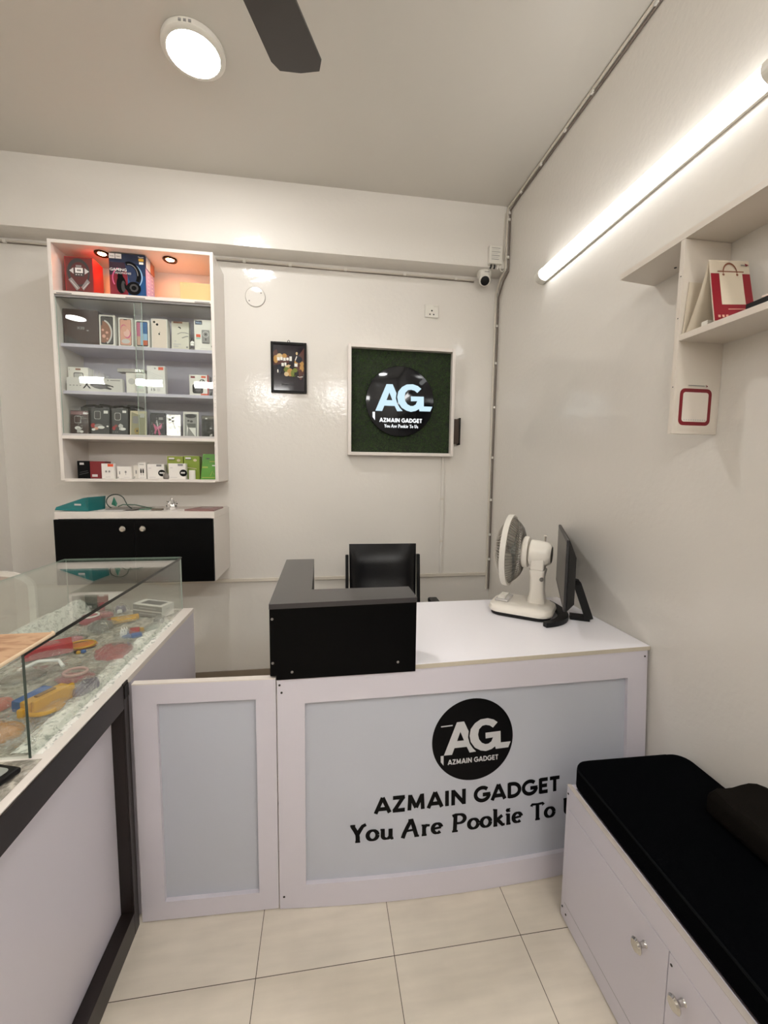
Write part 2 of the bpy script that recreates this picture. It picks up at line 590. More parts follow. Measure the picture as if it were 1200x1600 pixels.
HAND = {
    'Y': (0.78, [[(0.02, 1.0), (0.26, 1.0)], [(0.12, 0.98), (0.24, 0.74), (0.36, 0.45), (0.38, 0.25), (0.38, 0.0)], [(0.37, 0.44), (0.50, 0.72), (0.62, 0.93), (0.78, 1.02)], [(0.26, 0.0), (0.50, 0.0)]]),
    'o': (0.66, [arc(0.32, 0.32, 0.24, 0.29, 0, 360, 22)]),
    'u': (0.70, [[(0.04, 0.60), (0.16, 0.60), (0.16, 0.22)] + arc(0.34, 0.2, 0.18, 0.17, 180, 330, 8), [(0.54, 0.62), (0.54, 0.1), (0.60, 0.02), (0.68, 0.04)]]),
    'A': (0.92, [[(0.02, -0.06), (0.10, 0.22), (0.26, 0.62), (0.42, 0.96)], [(0.30, 1.0), (0.46, 1.02), (0.58, 0.55), (0.70, 0.03)], [(0.18, 0.36), (0.60, 0.40)], [(0.60, 0.0), (0.84, 0.0)]]),
    'r': (0.52, [[(0.04, 0.60), (0.17, 0.60), (0.17, 0.0)], [(0.05, 0.0), (0.30, 0.0)], [(0.17, 0.40), (0.28, 0.58), (0.46, 0.56)]]),
    'e': (0.62, [[(0.09, 0.31), (0.52, 0.36)], arc(0.31, 0.32, 0.22, 0.29, 10, 315, 20)]),
    'P': (0.84, [[(0.22, 1.0), (0.20, 0.5), (0.18, 0.0)], [(0.04, 0.0), (0.34, 0.0)], [(0.06, 0.94), (0.22, 1.02)] + arc(0.40, 0.74, 0.30, 0.27, 80, -100, 16) + [(0.22, 0.50)]]),
    'k': (0.70, [[(0.04, 1.0), (0.17, 1.0), (0.17, 0.0)], [(0.06, 0.0), (0.28, 0.0)], [(0.18, 0.28), (0.36, 0.44), (0.54, 0.60)], [(0.28, 0.36), (0.44, 0.16), (0.56, 0.0), (0.68, 0.02)]]),
    'i': (0.36, [[(0.03, 0.60), (0.17, 0.60), (0.17, 0.0)], [(0.06, 0.0), (0.30, 0.0)], arc(0.17, 0.86, 0.045, 0.045, 0, 360, 8)]),
    'T': (0.78, [[(0.06, 0.86), (0.10, 0.98), (0.40, 0.96), (0.68, 0.98), (0.74, 0.86)], [(0.40, 0.96), (0.40, 0.0)], [(0.27, 0.0), (0.54, 0.0)]]),
    'U': (0.88, [[(0.04, 1.0), (0.28, 1.0)], [(0.16, 1.0), (0.16, 0.32)] + arc(0.40, 0.28, 0.24, 0.25, 180, 350, 10), [(0.64, 0.24), (0.66, 1.0)], [(0.54, 1.0), (0.78, 1.0)]]),
    's': (0.52, [arc(0.25, 0.46, 0.15, 0.14, 20, 270, 10) + arc(0.25, 0.17, 0.17, 0.15, 90, -160, 10)]),
    ' ': (0.42, []),
}

def stroke_width(s, font, k):
    return sum(font[c][0] for c in s) * k

def stroke_text(pr, s, font, u, v, h, mt, width=None, w0=0.18, w1=0.18):
    tot = sum(font[c][0] for c in s)
    kx = h if width is None else width / tot
    x = u
    for c in s:
        adv, strokes = font[c]
        for st in strokes:
            pts = [(x + p[0] * kx, v + p[1] * h) for p in st]
            ws = []
            for i in range(len(st)):
                a = st[max(i - 1, 0)]; b = st[min(i + 1, len(st) - 1)]
                d = math.hypot(b[0] - a[0], b[1] - a[1]) or 1
                ws.append((w0 + (w1 - w0) * abs(b[1] - a[1]) / d) * h)
            pr.line(pts, 0, mt, ws)
            pr.e -= pr.step
        x += adv * kx
    pr.e += pr.step

LOGO_A = [(-0.725, -0.315), (-0.408, 0.444), (-0.23, 0.447), (-0.115, 0.202), (-0.132, 0.057), (-0.088, -0.093), (-0.011, -0.21), (0.073, -0.300), (-0.09, -0.309), (-0.161, -0.163), (-0.466, -0.163), (-0.526, -0.317)]
LOGO_AH = [(-0.404, -0.003), (-0.321, 0.211), (-0.231, -0.003)]
LOGO_G = [(0.616, 0.349), (0.512, 0.425), (0.365, 0.47), (0.183, 0.458), (0.042, 0.379), (-0.062, 0.252), (-0.093, 0.09), (-0.062, -0.059), (0.043, -0.206), (0.191, -0.288), (0.32, -0.315), (0.465, -0.283), (0.555, -0.227), (0.572, -0.29), (0.895, -0.287), (0.956, -0.149), (0.7, -0.148), (0.693, 0.13), (0.308, 0.124), (0.313, -0.014), (0.501, -0.005), (0.458, -0.098), (0.387, -0.143), (0.305, -0.148), (0.212, -0.102), (0.145, -0.014), (0.12, 0.099), (0.146, 0.224), (0.225, 0.3), (0.316, 0.314), (0.417, 0.289), (0.498, 0.23)]
LOGO_DASH = [(-0.799, 0.361), (-0.516, 0.367), (-0.513, 0.396), (-0.798, 0.388)]
LOGO_TICK = [(-0.805, -0.317), (-0.801, -0.463), (-0.733, -0.552), (-0.734, -0.314)]

def logo_letters(pr, cu, cv, r, mt):
    T = lambda L: [(cu + p[0] * r, cv + p[1] * r) for p in L]
    pr.poly(T(LOGO_A), mt, [T(LOGO_AH)])
    pr.poly(T(LOGO_G), mt)

# ================================================================== ROOM
XR, YB, YBM, ZC, XL = 1.212, 2.846, 2.703, 3.145, -1.887
ZBM = 2.765
XFAR, YREAR, YALC = -3.7, -1.15, 1.62

b = MB(); b.box(XFAR, YREAR, -0.06, XR + 0.1, YB + 0.1, 0.0, FLOOR); struct(b, 'floor')
b = MB(); b.box(XFAR, YREAR, ZC, XR + 0.1, YB + 0.1, ZC + 0.08, CEIL); struct(b, 'ceiling')
b = MB(); b.box(XL - 0.1, YB, 0, XR + 0.1, YB + 0.1, ZC, WALL); struct(b, 'wall_back')
b = MB(); b.box(XR, YREAR, 0, XR + 0.1, YB, ZC, WALL); struct(b, 'wall_right')
b = MB(); b.box(XL - 0.1, YALC, 0, XL, YB, ZC, WALL); struct(b, 'wall_left')
b = MB(); b.box(XFAR, YALC, 0, XL - 0.1, YALC + 0.1, ZC, WALL); struct(b, 'wall_left_return')
b = MB(); b.box(XFAR - 0.1, YREAR, 0, XFAR, YALC + 0.1, ZC, WALL); struct(b, 'wall_far_left')
b = MB(); b.box(XFAR, YREAR - 0.1, 0, XR + 0.1, YREAR, ZC, WALL); struct(b, 'wall_rear')
b = MB(); b.box(XL, YBM, ZBM, XR, YB, ZC, WALL); struct(b, 'trim_1')          # ceiling beam along the back wall
b = MB(); b.box(XL, YB - 0.010, 0.0, XR, YB, 0.085, mat('skirting_brown', '#8b7d6c', rough=0.35)); struct(b, 'baseboard_back')

# ================================================================== LAMPS
E_TUBE = emis('tube_light', WARM, LAMP_TUBE)
E_ROUND = emis('round_lamp_light', (1.0, 0.995, 0.985), LAMP_ROUND)
E_REAR = emis('rear_tube_light', WARM, LAMP_REAR)
E_SPOT = emis('warm_spot_light', (1.0, 0.31, 0.11), LAMP_SPOT)

def tube_light(name, label, x_wall, y0, y1, z0, z1, axis='y', light=E_TUBE, depth=0.042, cap=0.045, cat='light', group=None, sgn=-1):
    """slim batten: tray on the wall, half-round diffuser, two end caps. axis 'y' = on the right wall, 'x' = on the rear wall"""
    zm, hr = (z0 + z1) / 2, (z1 - z0) / 2
    def P(a, d, z):
        return (x_wall + sgn * d, a, z) if axis == 'y' else (a, x_wall + d, z)
    o = thing(name, label, cat, P((y0 + y1) / 2, 0.0, z0), group)
    def half(mb, a0, a1, r0, d0, dep, mt, closed=True):
        n = 12
        vs, fs = [], []
        for a in (a0, a1):
            for i in range(n + 1):
                t = -PI / 2 + PI * i / n
                vs.append(P(a, d0 + dep * math.cos(t), zm + r0 * math.sin(t)))
        for i in range(n):
            fs.append([i, i + 1, n + 2 + i, n + 1 + i])
        fs.append(list(range(n + 1)))
        fs.append([n + 1 + i for i in range(n + 1)])
        fs.append([0, n, 2 * n + 1, n + 1])
        mb.add(vs, fs, mt, False)
    hb = MB()
    p0, p1 = P(y0, 0.0005, z0 - 0.004), P(y1, 0.012, z1 + 0.004)
    hb.box(min(p0[0], p1[0]), min(p0[1], p1[1]), p0[2], max(p0[0], p1[0]), max(p0[1], p1[1]), p1[2], WHITEPL, 0.002)
    hb.build('housing', o)
    d = MB(); half(d, y0 + cap, y1 - cap, hr, 0.0125, depth, light); d.build('diffuser', o)
    for a0, a1 in ((y0, y0 + cap), (y1 - cap, y1)):
        e = MB(); half(e, a0, a1, hr + 0.003, 0.0125, depth + 0.002, WHITEPL); e.build('end_cap', o)
    return o

tube_light('tube_light', 'long lit LED batten light slanting up the right wall', XR, 1.005, 2.245, 2.477, 2.540)

# round surface lamp on the ceiling
o = thing('ceiling_lamp', 'round lit white surface lamp on the ceiling beside the fan blade', 'light', (-0.505, 1.955, ZC))
lb = MB(); M = Matrix.Translation((-0.505, 1.955, ZC - 0.001))
lb.lathe([(0.118, 0.0), (0.122, -0.010), (0.121, -0.024), (0.112, -0.030), (0.100, -0.030), (0.100, -0.024), (0.0, -0.024)], WHITEPL, 48, M); 
for i in range(3):
    lb.box(-0.527 + i * 0.018, 1.8325, ZC - 0.022, -0.517 + i * 0.018, 1.8345, ZC - 0.013, GRY)
lb.build('body', o)
lb = MB(); lb.lathe([(0.0985, -0.0245), (0.096, -0.031), (0.08, -0.034), (0.0, -0.035)], E_ROUND, 48, M); lb.build('diffuser', o)

tube_light('tube_light', 'second lit LED batten light further along the right wall, behind the viewer', XR, -1.05, 0.25, 2.477, 2.540, light=E_REAR)
for lx, ly, lt, where in ((-2.7, -0.1, E_REAR, 'of the side bay'), (0.75, -0.60, E_ROUND, 'behind the viewer')):  # unseen lamps added to fill the room with light
  o = thing('ceiling_lamp', 'unseen white fill lamp added on the ceiling ' + where, 'light', (lx, ly, ZC))
  lb = MB(); M = Matrix.Translation((lx, ly, ZC - 0.001))
  lb.lathe([(0.118, 0.0), (0.122, -0.010), (0.121, -0.024), (0.112, -0.030), (0.100, -0.030), (0.100, -0.024), (0.0, -0.024)], WHITEPL, 48, M); lb.build('body', o)
  lb = MB(); lb.lathe([(0.0985, -0.0245), (0.096, -0.031), (0.08, -0.034), (0.0, -0.035)], lt, 48, M); lb.build('diffuser', o)

# tubes behind the camera, seen only as reflections in glass and glossy paint
for (x0, x1) in ((-3.25, -2.86), (-2.55, -2.13), (-1.80, -1.40), (-1.02, -0.46), (0.02, 0.5)):
    tube_light('tube_light', 'short lit LED batten light high on the rear wall behind the viewer', YREAR, x0, x1, 2.60, 2.69, 'x', E_REAR, group='battens on the rear wall')

# ceiling fan at rest
hub = Vector((-0.33, 0.90, 2.80))
o = thing('ceiling_fan', 'dark bladed ceiling fan hanging from the ceiling near the round lamp', 'fan', (hub.x, hub.y, ZC))
FANDK = mat('fan_blade_brown_grey', '#4b4746', rough=0.4)
q = MB(); q.lathe([(0.0, 0.0), (0.06, 0.0), (0.055, -0.05), (0.012, -0.07), (0.012, -0.25)], WHITEPL, 24, Matrix.Translation((hub.x, hub.y, ZC - 0.0005))); q.build('rod', o)
q = MB(); q.lathe([(0.0, 0.06), (0.05, 0.058), (0.085, 0.03), (0.09, -0.02), (0.06, -0.05), (0.0, -0.055)], WHITEPL, 28, Matrix.Translation(hub)); q.build('motor', o)
for k in range(3):
    an = math.radians(69.0 + 120 * k)
    M = Matrix.Translation(hub) @ Matrix.Rotation(an, 4, 'Z') @ Matrix.Rotation(math.radians(10), 4, 'X')
    q = MB(M)
    outl = [(0.075, -0.025), (0.16, -0.05), (0.24, -0.070), (0.70, -0.092), (0.735, -0.072), (0.742, 0.0), (0.733, 0.074), (0.70, 0.090), (0.24, 0.068), (0.16, 0.045), (0.075, 0.025)]
    n = len(outl)
    vs = [(p[0], p[1], -0.003) for p in outl] + [(p[0], p[1], 0.003) for p in outl]
    fs = [[i, (i + 1) % n, n + (i + 1) % n, n + i] for i in range(n)] + [list(reversed(range(n))), [n + i for i in range(n)]]
    q.add(vs, fs, FANDK); q.build('blade', o)

# ================================================================== CABLES, SMALL WALL FITTINGS
def clip(mb, p, s=0.008):
    mb.box(p[0] - s, p[1] - s, p[2] - s, p[0] + s, p[1] + s, p[2] + s, WHITEPL, 0.002)

o = thing('cable_bundle', 'white and dark cable run along the right ceiling edge and down the corner', 'cable', (1.2, 2.69, 2.7))
pw = [(1.197, -1.0, 3.136), (1.197, 2.60, 3.136), (1.190, 2.685, 3.128), (1.188, 2.694, 3.08), (1.188, 2.694, 2.80), (1.188, 2.70, 2.752), (1.190, 2.77, 2.735), (1.188, 2.835, 2.66), (1.188, 2.837, 1.5), (1.188, 2.837, 0.60)]
q = MB(); q.tube(pw, 0.0065, CABLEW, 8); q.build('white_conduit', o)['label'] = 'white conduit'
pd = [(1.2055, -1.0, 3.124), (1.2055, 2.60, 3.124), (1.205, 2.685, 3.115), (1.2055, 2.690, 3.07), (1.2055, 2.690, 2.80), (1.2055, 2.69, 2.745), (1.2055, 2.76, 2.715), (1.2055, 2.832, 2.64), (1.2055, 2.835, 1.5), (1.2055, 2.836, 0.60)]
q = MB(); q.tube(pd, 0.005, CABLED, 8); q.build('dark_cable', o)['label'] = 'dark brown cable'
pg = [(1.177, 2.696, 3.10), (1.170, 2.6975, 2.96), (1.174, 2.697, 2.82), (1.186, 2.695, 2.79)]
q = MB(); q.tube(pg, 0.003, CABLEW, 6); q.build('thin_wire', o)
for p in ((1.2, 1.86, 3.13), (1.2, 2.07, 3.13), (1.2, 2.30, 3.13), (1.2, 2.53, 3.13), (1.2, 1.5, 3.13), (1.2, 1.1, 3.13), (1.2, 2.692, 3.10), (1.198, 2.692, 3.06), (1.198, 2.692, 2.83), (1.2, 2.836, 2.45), (1.2, 2.836, 2.2), (1.2, 2.836, 1.9), (1.2, 2.836, 1.55), (1.2, 2.836, 1.25), (1.2, 2.836, 1.0), (1.2, 2.836, 0.82)):
    q = MB(); clip(q, p, 0.0085); q.build('cable_clip', o)

o = thing('cable_run', 'thin white cable clipped under the beam along the back wall', 'cable', (0.25, YB - 0.006, 2.74))
q = MB(); q.tube([(-1.88, YB - 0.006, 2.748), (-1.4, YB - 0.006, 2.742), (-0.5, YB - 0.006, 2.746), (0.1, YB - 0.006, 2.738), (0.6, YB - 0.006, 2.742), (1.03, YB - 0.006, 2.739)], 0.0055, CABLEW, 8); q.build('cable', o)
q = MB(); q.tube([(-1.88, YB - 0.004, 2.736), (-0.5, YB - 0.004, 2.734), (0.6, YB - 0.004, 2.731), (1.03, YB - 0.004, 2.73)], 0.0028, CABLED, 6); q.build('cable_shadow', o)  # thin dark tube standing in for the shade below the cable
for x in (-1.80, -0.47, -0.19, 0.16, 0.55, 0.9):
    q = MB(); clip(q, (x, YB - 0.008, 2.741), 0.009); q.build('cable_clip', o)

o = thing('cable_trunking', 'white plastic trunking running level along the lower back wall', 'trunking', (0, YB, 0.70))
q = MB(); q.box(XL + 0.003, YB - 0.014, 0.700, 1.18, YB - 0.0005, 0.722, CABLEW, 0.002); q.build('channel', o)
o2 = MB(); o2.box(0.833, YB - 0.012, 0.7225, 0.851, YB - 0.0005, 1.552, WALL, 0.002)
for z in (0.95, 1.25):
    o2.box(0.829, YB - 0.014, z, 0.855, YB - 0.0005, z + 0.012, CABLEW, 0.002)
tag(o2.build('cable_trunking'), 'slim upright white trunking below the green lit sign', 'trunking')

# power adapter box on the beam
o = thing('junction_box', 'small white adapter box with printed lines on the beam above the camera', 'box', (1.108, YBM, 2.775))
q = MB(); q.box(1.066, YBM - 0.034, 2.776, 1.152, YBM - 0.0005, 2.886, WHITEPL, 0.004)
pr = Print(q, plane_fn((1.066, YBM - 0.034, 2.776), (1, 0, 0), (0, 0, 1)))
for i, w in enumerate((0.058, 0.05, 0.058, 0.04, 0.054, 0.045, 0.05)):
    pr.rect(0.014, 0.092 - i * 0.0115, 0.014 + w, 0.095 - i * 0.0115, LGRY if i % 2 else GRY)
q.build('case', o)
q = MB()
for x in (1.085, 1.11, 1.133):
    q.tube([(x, YBM - 0.017, 2.7755), (x, YBM - 0.017, 2.762), (x - 0.004, YBM - 0.012, 2.752)], 0.005, BLACKPL if x < 1.12 else WHITEPL, 8)
q.build('connector', o)
q = MB(); q.tube([(1.145, 2.686, 2.776), (1.146, 2.684, 2.755), (1.155, 2.69, 2.742), (1.168, 2.694, 2.742), (1.18, 2.697, 2.755)], 0.0028, WHITEPL, 6); q.build('lead', o)

# turret camera under the beam
cx, cy = 1.072, 2.765
o = thing('security_camera', 'white turret security camera with black lens under the beam corner', 'camera', (cx, cy, ZBM))
q = MB(); q.lathe([(0.046, 0.0), (0.048, -0.012), (0.045, -0.032), (0.036, -0.040), (0.0, -0.042)], WHITEPL, 32, Matrix.Translation((cx, cy, ZBM - 0.0005)))
pr = Print(q, plane_fn((cx - 0.016, cy - 0.0477, ZBM - 0.022), (1, 0, 0), (0, 0, 1)))
pr.rect(0, 0, 0.032, 0.004, GRY); q.build('base', o)
M = Matrix.Translation((cx, cy - 0.010, ZBM - 0.054)) @ Matrix.Rotation(math.radians(-17), 4, 'Z') @ Matrix.Rotation(math.radians(124), 4, 'X')
q = MB(); q.lathe([(0.0, -0.036), (0.024, -0.028), (0.036, -0.008), (0.038, 0.012), (0.034, 0.030), (0.030, 0.0335), (0.0, 0.0335)], WHITEPL, 32, M); q.build('eyeball', o)
q = MB(); q.lathe([(0.0285, 0.0338), (0.027, 0.037), (0.018, 0.040), (0.0, 0.042)], BLACKPL, 28, M); q.build('lens', o)

# socket
o = thing('wall_socket', 'square white power socket with three pin holes above the green sign', 'socket', (0.738, YB, 2.478))
q = MB(); q.box(0.692, YB - 0.011, 2.478, 0.785, YB - 0.0005, 2.563, WHITEPL, 0.004); q.build('plate', o)
q = MB(); pr = Print(q, plane_fn((0.692, YB - 0.0112, 2.478), (1, 0, 0), (0, 0, 1)))
for u, v, r in ((0.047, 0.044, 0.0055), (0.034, 0.020, 0.0048), (0.060, 0.020, 0.0048)):
    pr.ell(u, v, r, r, BLK, 12)
q.build('pin_hole', o)
q = MB(); q.box(0.752, YB - 0.015, 2.546, 0.776, YB - 0.0112, 2.558, WHITEPL, 0.002); q.build('switch', o)

# round blanking cover
o = thing('wall_cover_plate', 'round cream blanking plate with screws on the back wall', 'cover plate', (-0.408, YB, 2.475))
M = Matrix.Translation((-0.408, YB - 0.0005, 2.534)) @ Matrix.Rotation(PI / 2, 4, 'X')
q = MB(); q.lathe([(0.0605, 0.0), (0.060, 0.004), (0.056, 0.0065), (0.0, 0.0065)], WALL, 40, M); q.build('disc', o)
q = MB(); q.lathe([(0.0625, 0.0), (0.0625, 0.0018), (0.0606, 0.0018), (0.0606, 0.0)], mat('cover_rim_brown', '#a1968a', rough=0.8), 40, M); q.build('rim', o)  # narrow grey-brown ring around the edge of the disc
for dx, dz in ((0.036, 0.024), (-0.037, -0.027)):
    q = MB(); q.lathe([(0.0045, 0.0067), (0.0035, 0.0085), (0.0, 0.0085)], SCREWG, 10, Matrix.Translation((-0.408 + dx, YB - 0.0005, 2.534 + dz)) @ Matrix.Rotation(PI / 2, 4, 'X')); q.build('screw', o)

# ------------------------------------------------------------------ framed poster
o = thing('picture_frame', 'small dark framed collage poster hung on the back wall', 'picture', (-0.204, YB, 1.945))
px0, px1, pz0, pz1 = -0.317, -0.091, 1.945, 2.264
fw = 0.016
q = MB()
FR = mat('poster_frame_black', '#0c0907', rough=0.4, spec=0.2)
q.box(px0, YB - 0.020, pz0, px0 + fw, YB - 0.001, pz1, FR, 0.002); q.box(px1 - fw, YB - 0.020, pz0, px1, YB - 0.001, pz1, FR, 0.002)
q.box(px0 + fw, YB - 0.020, pz0, px1 - fw, YB - 0.001, pz0 + fw, FR, 0.002); q.box(px0 + fw, YB - 0.020, pz1 - fw, px1 - fw, YB - 0.001, pz1, FR, 0.002)
q.build('frame', o)
q = MB()
PDK = mat('poster_dark', '#211b24', rough=0.08, spec=0.6)
PBR = mat('poster_brown', '#5a3a34', rough=0.08, spec=0.6)
PGD = mat('poster_gold', '#b98d4f', rough=0.08, spec=0.6)
PTN = mat('poster_tan', '#d2b88c', rough=0.08, spec=0.6)
PWH = mat('poster_white', '#ece9df', rough=0.08, spec=0.6)
PGN = mat('poster_green', '#6f7a34', rough=0.08, spec=0.6)
PNV = mat('poster_navy', '#1e2230', rough=0.08, spec=0.6)
w, h = px1 - px0 - 2 * fw, pz1 - pz0 - 2 * fw
q.box(px0 + fw, YB - 0.012, pz0 + fw, px1 - fw, YB - 0.002, pz1 - fw, PDK)
pr = Print(q, plane_fn((px0 + fw, YB - 0.012, pz0 + fw), (1, 0, 0), (0, 0, 1)), 0.0002, 0.0001)
pr.poly([(w * .78, h * .74), (w, h * .95), (w, h * .35), (w * .86, h * .42)], PBR)
pr.poly([(0, h * .84), (w * .1, h * .9), (w * .16, h * .8), (w * .3, h * .76), (w * .5, h * .78), (w * .5, h * .6), (0, h * .55)], PBR)
for u, v, a, c, mt_ in ((.08, .68, .08, .09, PGD), (.2, .74, .10, .07, PTN), (.36, .76, .08, .05, PGD), (.92, .6, .07, .06, PGD), (.8, .52, .09, .1, PBR), (.92, .5, .07, .09, PGD), (.88, .36, .07, .12, PBR), (.74, .62, .06, .07, PGD)):
    pr.ell(u * w, v * h, a * w, c * h, mt_, 9)
pr.ell(.82 * w, .69 * h, .12 * w, .075 * h, PNV, 16); pr.ell(.76 * w, .82 * h, .035 * w, .035 * h, PTN, 10); pr.line([(.71 * w, .67 * h), (.76 * w, .76 * h)], .03 * w, PWH)
for u, v, a, c, mt_ in ((.45, .46, .12, .07, PGN), (.54, .4, .11, .09, PGD), (.42, .36, .08, .05, PTN), (.62, .38, .06, .08, PGN), (.2, .46, .09, .10, PNV), (.14, .42, .02, .04, PWH), (.7, .45, .08, .05, PGN)):
    pr.ell(u * w, v * h, a * w, c * h, mt_, 10)
for u0, v0, u1, v1 in ((.12, .65, .21, .72), (.23, .66, .30, .73), (.32, .65, .40, .715), (.42, .66, .50, .72), (.52, .65, .60, .75), (.26, .53, .34, .60), (.36, .54, .42, .61), (.68, .53, .78, .60)):
    pr.rect(u0 * w, v0 * h, u1 * w, v1 * h, PWH)
pr.poly([(.36 * w, .52 * h), (.48 * w, .57 * h), (.56 * w, .56 * h), (.5 * w, .50 * h)], PTN)
pr.poly([(.64 * w, .36 * h), (.68 * w, .30 * h), (.74 * w, .36 * h), (.68 * w, .325 * h)], PGN)
pr.line([(.78 * w, .315 * h), (.84 * w, .30 * h), (.96 * w, .315 * h)], .012 * h, PWH)
pr.rect(.26 * w, .125 * h, .68 * w, .145 * h, DGRY)
q.build('poster', o)
q = MB(); q.tube([(-0.204 + 0.007 * math.cos(a), YB - 0.008, pz1 + 0.006 + 0.008 * math.sin(a)) for a in [PI * 2 * i / 14 for i in range(14)]], 0.0017, SCREW, 6, closed=True); q.build('hanging_ring', o)

# ------------------------------------------------------------------ lit sign with artificial grass
sx0, sx1, sz0, sz1, sf = 0.176, 0.897, 1.551, 2.267, YB - 0.062
o = thing('lit_sign', 'square white framed grass sign with round black disc and glowing white letters', 'sign', ((sx0 + sx1) / 2, YB, sz0))
q = MB(); t_ = 0.021
for a in ((sx0, sz0, sx0 + t_, sz1), (sx1 - t_, sz0, sx1, sz1), (sx0 + t_, sz0, sx1 - t_, sz0 + t_), (sx0 + t_, sz1 - t_, sx1 - t_, sz1)):
    q.box(a[0], sf, a[1], a[2], YB - 0.001, a[3], CABW, 0.0015)
q.build('frame', o)
q = MB()
TURF = mottled('artificial_turf', '#1f300c', '#0b1404', 45, 0.75, 0.35, 0.65)
TURF2 = mat('artificial_turf_blade', '#3a5a1a', rough=0.6)
TURF3 = mat('artificial_turf_blade_dark', '#162508', rough=0.6)
q.box(sx0 + t_, YB - 0.022, sz0 + t_, sx1 - t_, YB - 0.002, sz1 - t_, TURF)
for i in range(9000):
    x = rnd.uniform(sx0 + t_ + 0.006, sx1 - t_ - 0.006); z = rnd.uniform(sz0 + t_ + 0.006, sz1 - t_ - 0.006)
    if (x - 0.527) ** 2 + (z - 1.912) ** 2 < 0.20 ** 2:
        continue
    a = rnd.uniform(0, 2 * PI); l = rnd.uniform(0.006, 0.014); wd = 0.0012
    dx, dz = math.cos(a), math.sin(a)
    tipx = min(max(x + dx * l, sx0 + t_), sx1 - t_); tipz = min(max(z + dz * l, sz0 + t_), sz1 - t_)
    q.add([(x - dz * wd, YB - 0.0215, z + dx * wd), (x + dz * wd, YB - 0.0215, z - dx * wd), (tipx, YB - 0.022 - rnd.uniform(0.004, 0.013), tipz)], [[0, 1, 2]], TURF2 if i % 3 else TURF3)
g = q.build('artificial_grass', o); g['kind'] = 'stuff'
DISC = mat('gloss_black_acrylic', '#08090f', rough=0.04, spec=0.22)
dcx, dcz, dr = 0.526, 1.912, 0.232
q = MB(); M = Matrix.Translation((dcx, YB - 0.030, dcz)) @ Matrix.Rotation(PI / 2, 4, 'X')
q.lathe([(dr, -0.008), (dr, 0.006), (dr - 0.003, 0.0085), (dr * 0.5, 0.0105), (0.0, 0.011)], DISC, 72, M); q.build('disc', o)
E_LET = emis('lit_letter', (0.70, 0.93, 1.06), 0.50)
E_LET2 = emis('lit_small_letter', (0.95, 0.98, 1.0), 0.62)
q = MB(); pr = Print(q, plane_fn((dcx, YB - 0.041, dcz), (1, 0, 0), (0, 0, 1)), 0.0015)
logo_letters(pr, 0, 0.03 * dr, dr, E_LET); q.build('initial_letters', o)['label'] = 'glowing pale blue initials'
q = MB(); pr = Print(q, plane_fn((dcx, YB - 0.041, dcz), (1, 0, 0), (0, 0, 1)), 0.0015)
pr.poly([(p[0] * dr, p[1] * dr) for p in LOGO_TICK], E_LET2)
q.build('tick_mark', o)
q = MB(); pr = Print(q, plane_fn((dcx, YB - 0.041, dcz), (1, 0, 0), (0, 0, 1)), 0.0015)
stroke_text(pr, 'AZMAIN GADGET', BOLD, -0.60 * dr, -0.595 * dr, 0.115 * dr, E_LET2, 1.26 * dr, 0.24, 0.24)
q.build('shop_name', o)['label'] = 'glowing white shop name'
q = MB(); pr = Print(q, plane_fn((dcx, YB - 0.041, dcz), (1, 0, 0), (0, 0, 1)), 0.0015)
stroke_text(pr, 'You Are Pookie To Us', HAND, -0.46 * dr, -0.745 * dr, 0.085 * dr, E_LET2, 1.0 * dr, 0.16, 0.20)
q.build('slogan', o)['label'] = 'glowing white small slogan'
q = MB(); WD = mat('brown_side_box', '#3e2c20', rough=0.5)
q.box(0.8985, YB - 0.040, 1.640, 0.946, YB - 0.001, 1.808, WD, 0.003)
q.box(0.940, YB - 0.046, 1.632, 0.950, YB - 0.001, 1.816, FR, 0.002)
tag(q.build('wall_switch_box'), 'narrow dark brown box on the wall touching the green sign\'s right edge', 'box')

# ================================================================== WALL DISPLAY CABINET
CX0, CX1, CYF, CZ0, CZ1, ct = -1.437, -0.597, 2.578, 1.374, 2.655, 0.018
SHZ = (2.394, 2.130, 1.874, 1.623)          # shelf tops, upper to lower
o = thing('display_cabinet', 'tall white wall display cabinet with glass doors full of boxed accessories', 'cabinet', ((CX0 + CX1) / 2, YB, CZ0))
for x in (CX0, CX1 - ct):
    q = MB(); q.box(x, CYF, CZ0, x + ct, YB - 0.001, CZ1, CABW, 0.0012); q.build('side_panel', o)
q = MB(); q.box(CX0 + ct, CYF, CZ1 - ct, CX1 - ct, YB - 0.001, CZ1, CABW, 0.0012); q.build('top_panel', o)
q = MB(); q.box(CX0 + ct, CYF, CZ0 - 0.006, CX1 - ct, YB - 0.001, CZ0 + 0.010, CABW, 0.0012); q.build('bottom_panel', o)
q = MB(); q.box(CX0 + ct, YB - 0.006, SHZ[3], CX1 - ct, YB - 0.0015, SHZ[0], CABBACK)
q.box(CX0 + ct, YB - 0.006, SHZ[0], CX1 - ct, YB - 0.0015, CZ1 - ct, CABW); q.box(CX0 + ct, YB - 0.006, CZ0 + 0.01, CX1 - ct, YB - 0.0015, SHZ[3], CABW)
q.build('back_panel', o)
for i, z in enumerate(SHZ):
    yf = CYF if i in (0, 3) else CYF + 0.036
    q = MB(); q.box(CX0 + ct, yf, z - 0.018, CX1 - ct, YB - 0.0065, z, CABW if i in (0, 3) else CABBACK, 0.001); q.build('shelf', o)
for yy in (CYF + 0.006, CYF + 0.020):
    q = MB(); q.box(CX0 + ct, yy, SHZ[0] - 0.030, CX1 - ct, yy + 0.003, SHZ[0] - 0.0185, GRY); q.build('door_track', o)
    q = MB(); q.box(CX0 + ct, yy, SHZ[3] + 0.0005, CX1 - ct, yy + 0.003, SHZ[3] + 0.012, LGRY); q.build('door_track', o)
xm = -1.008
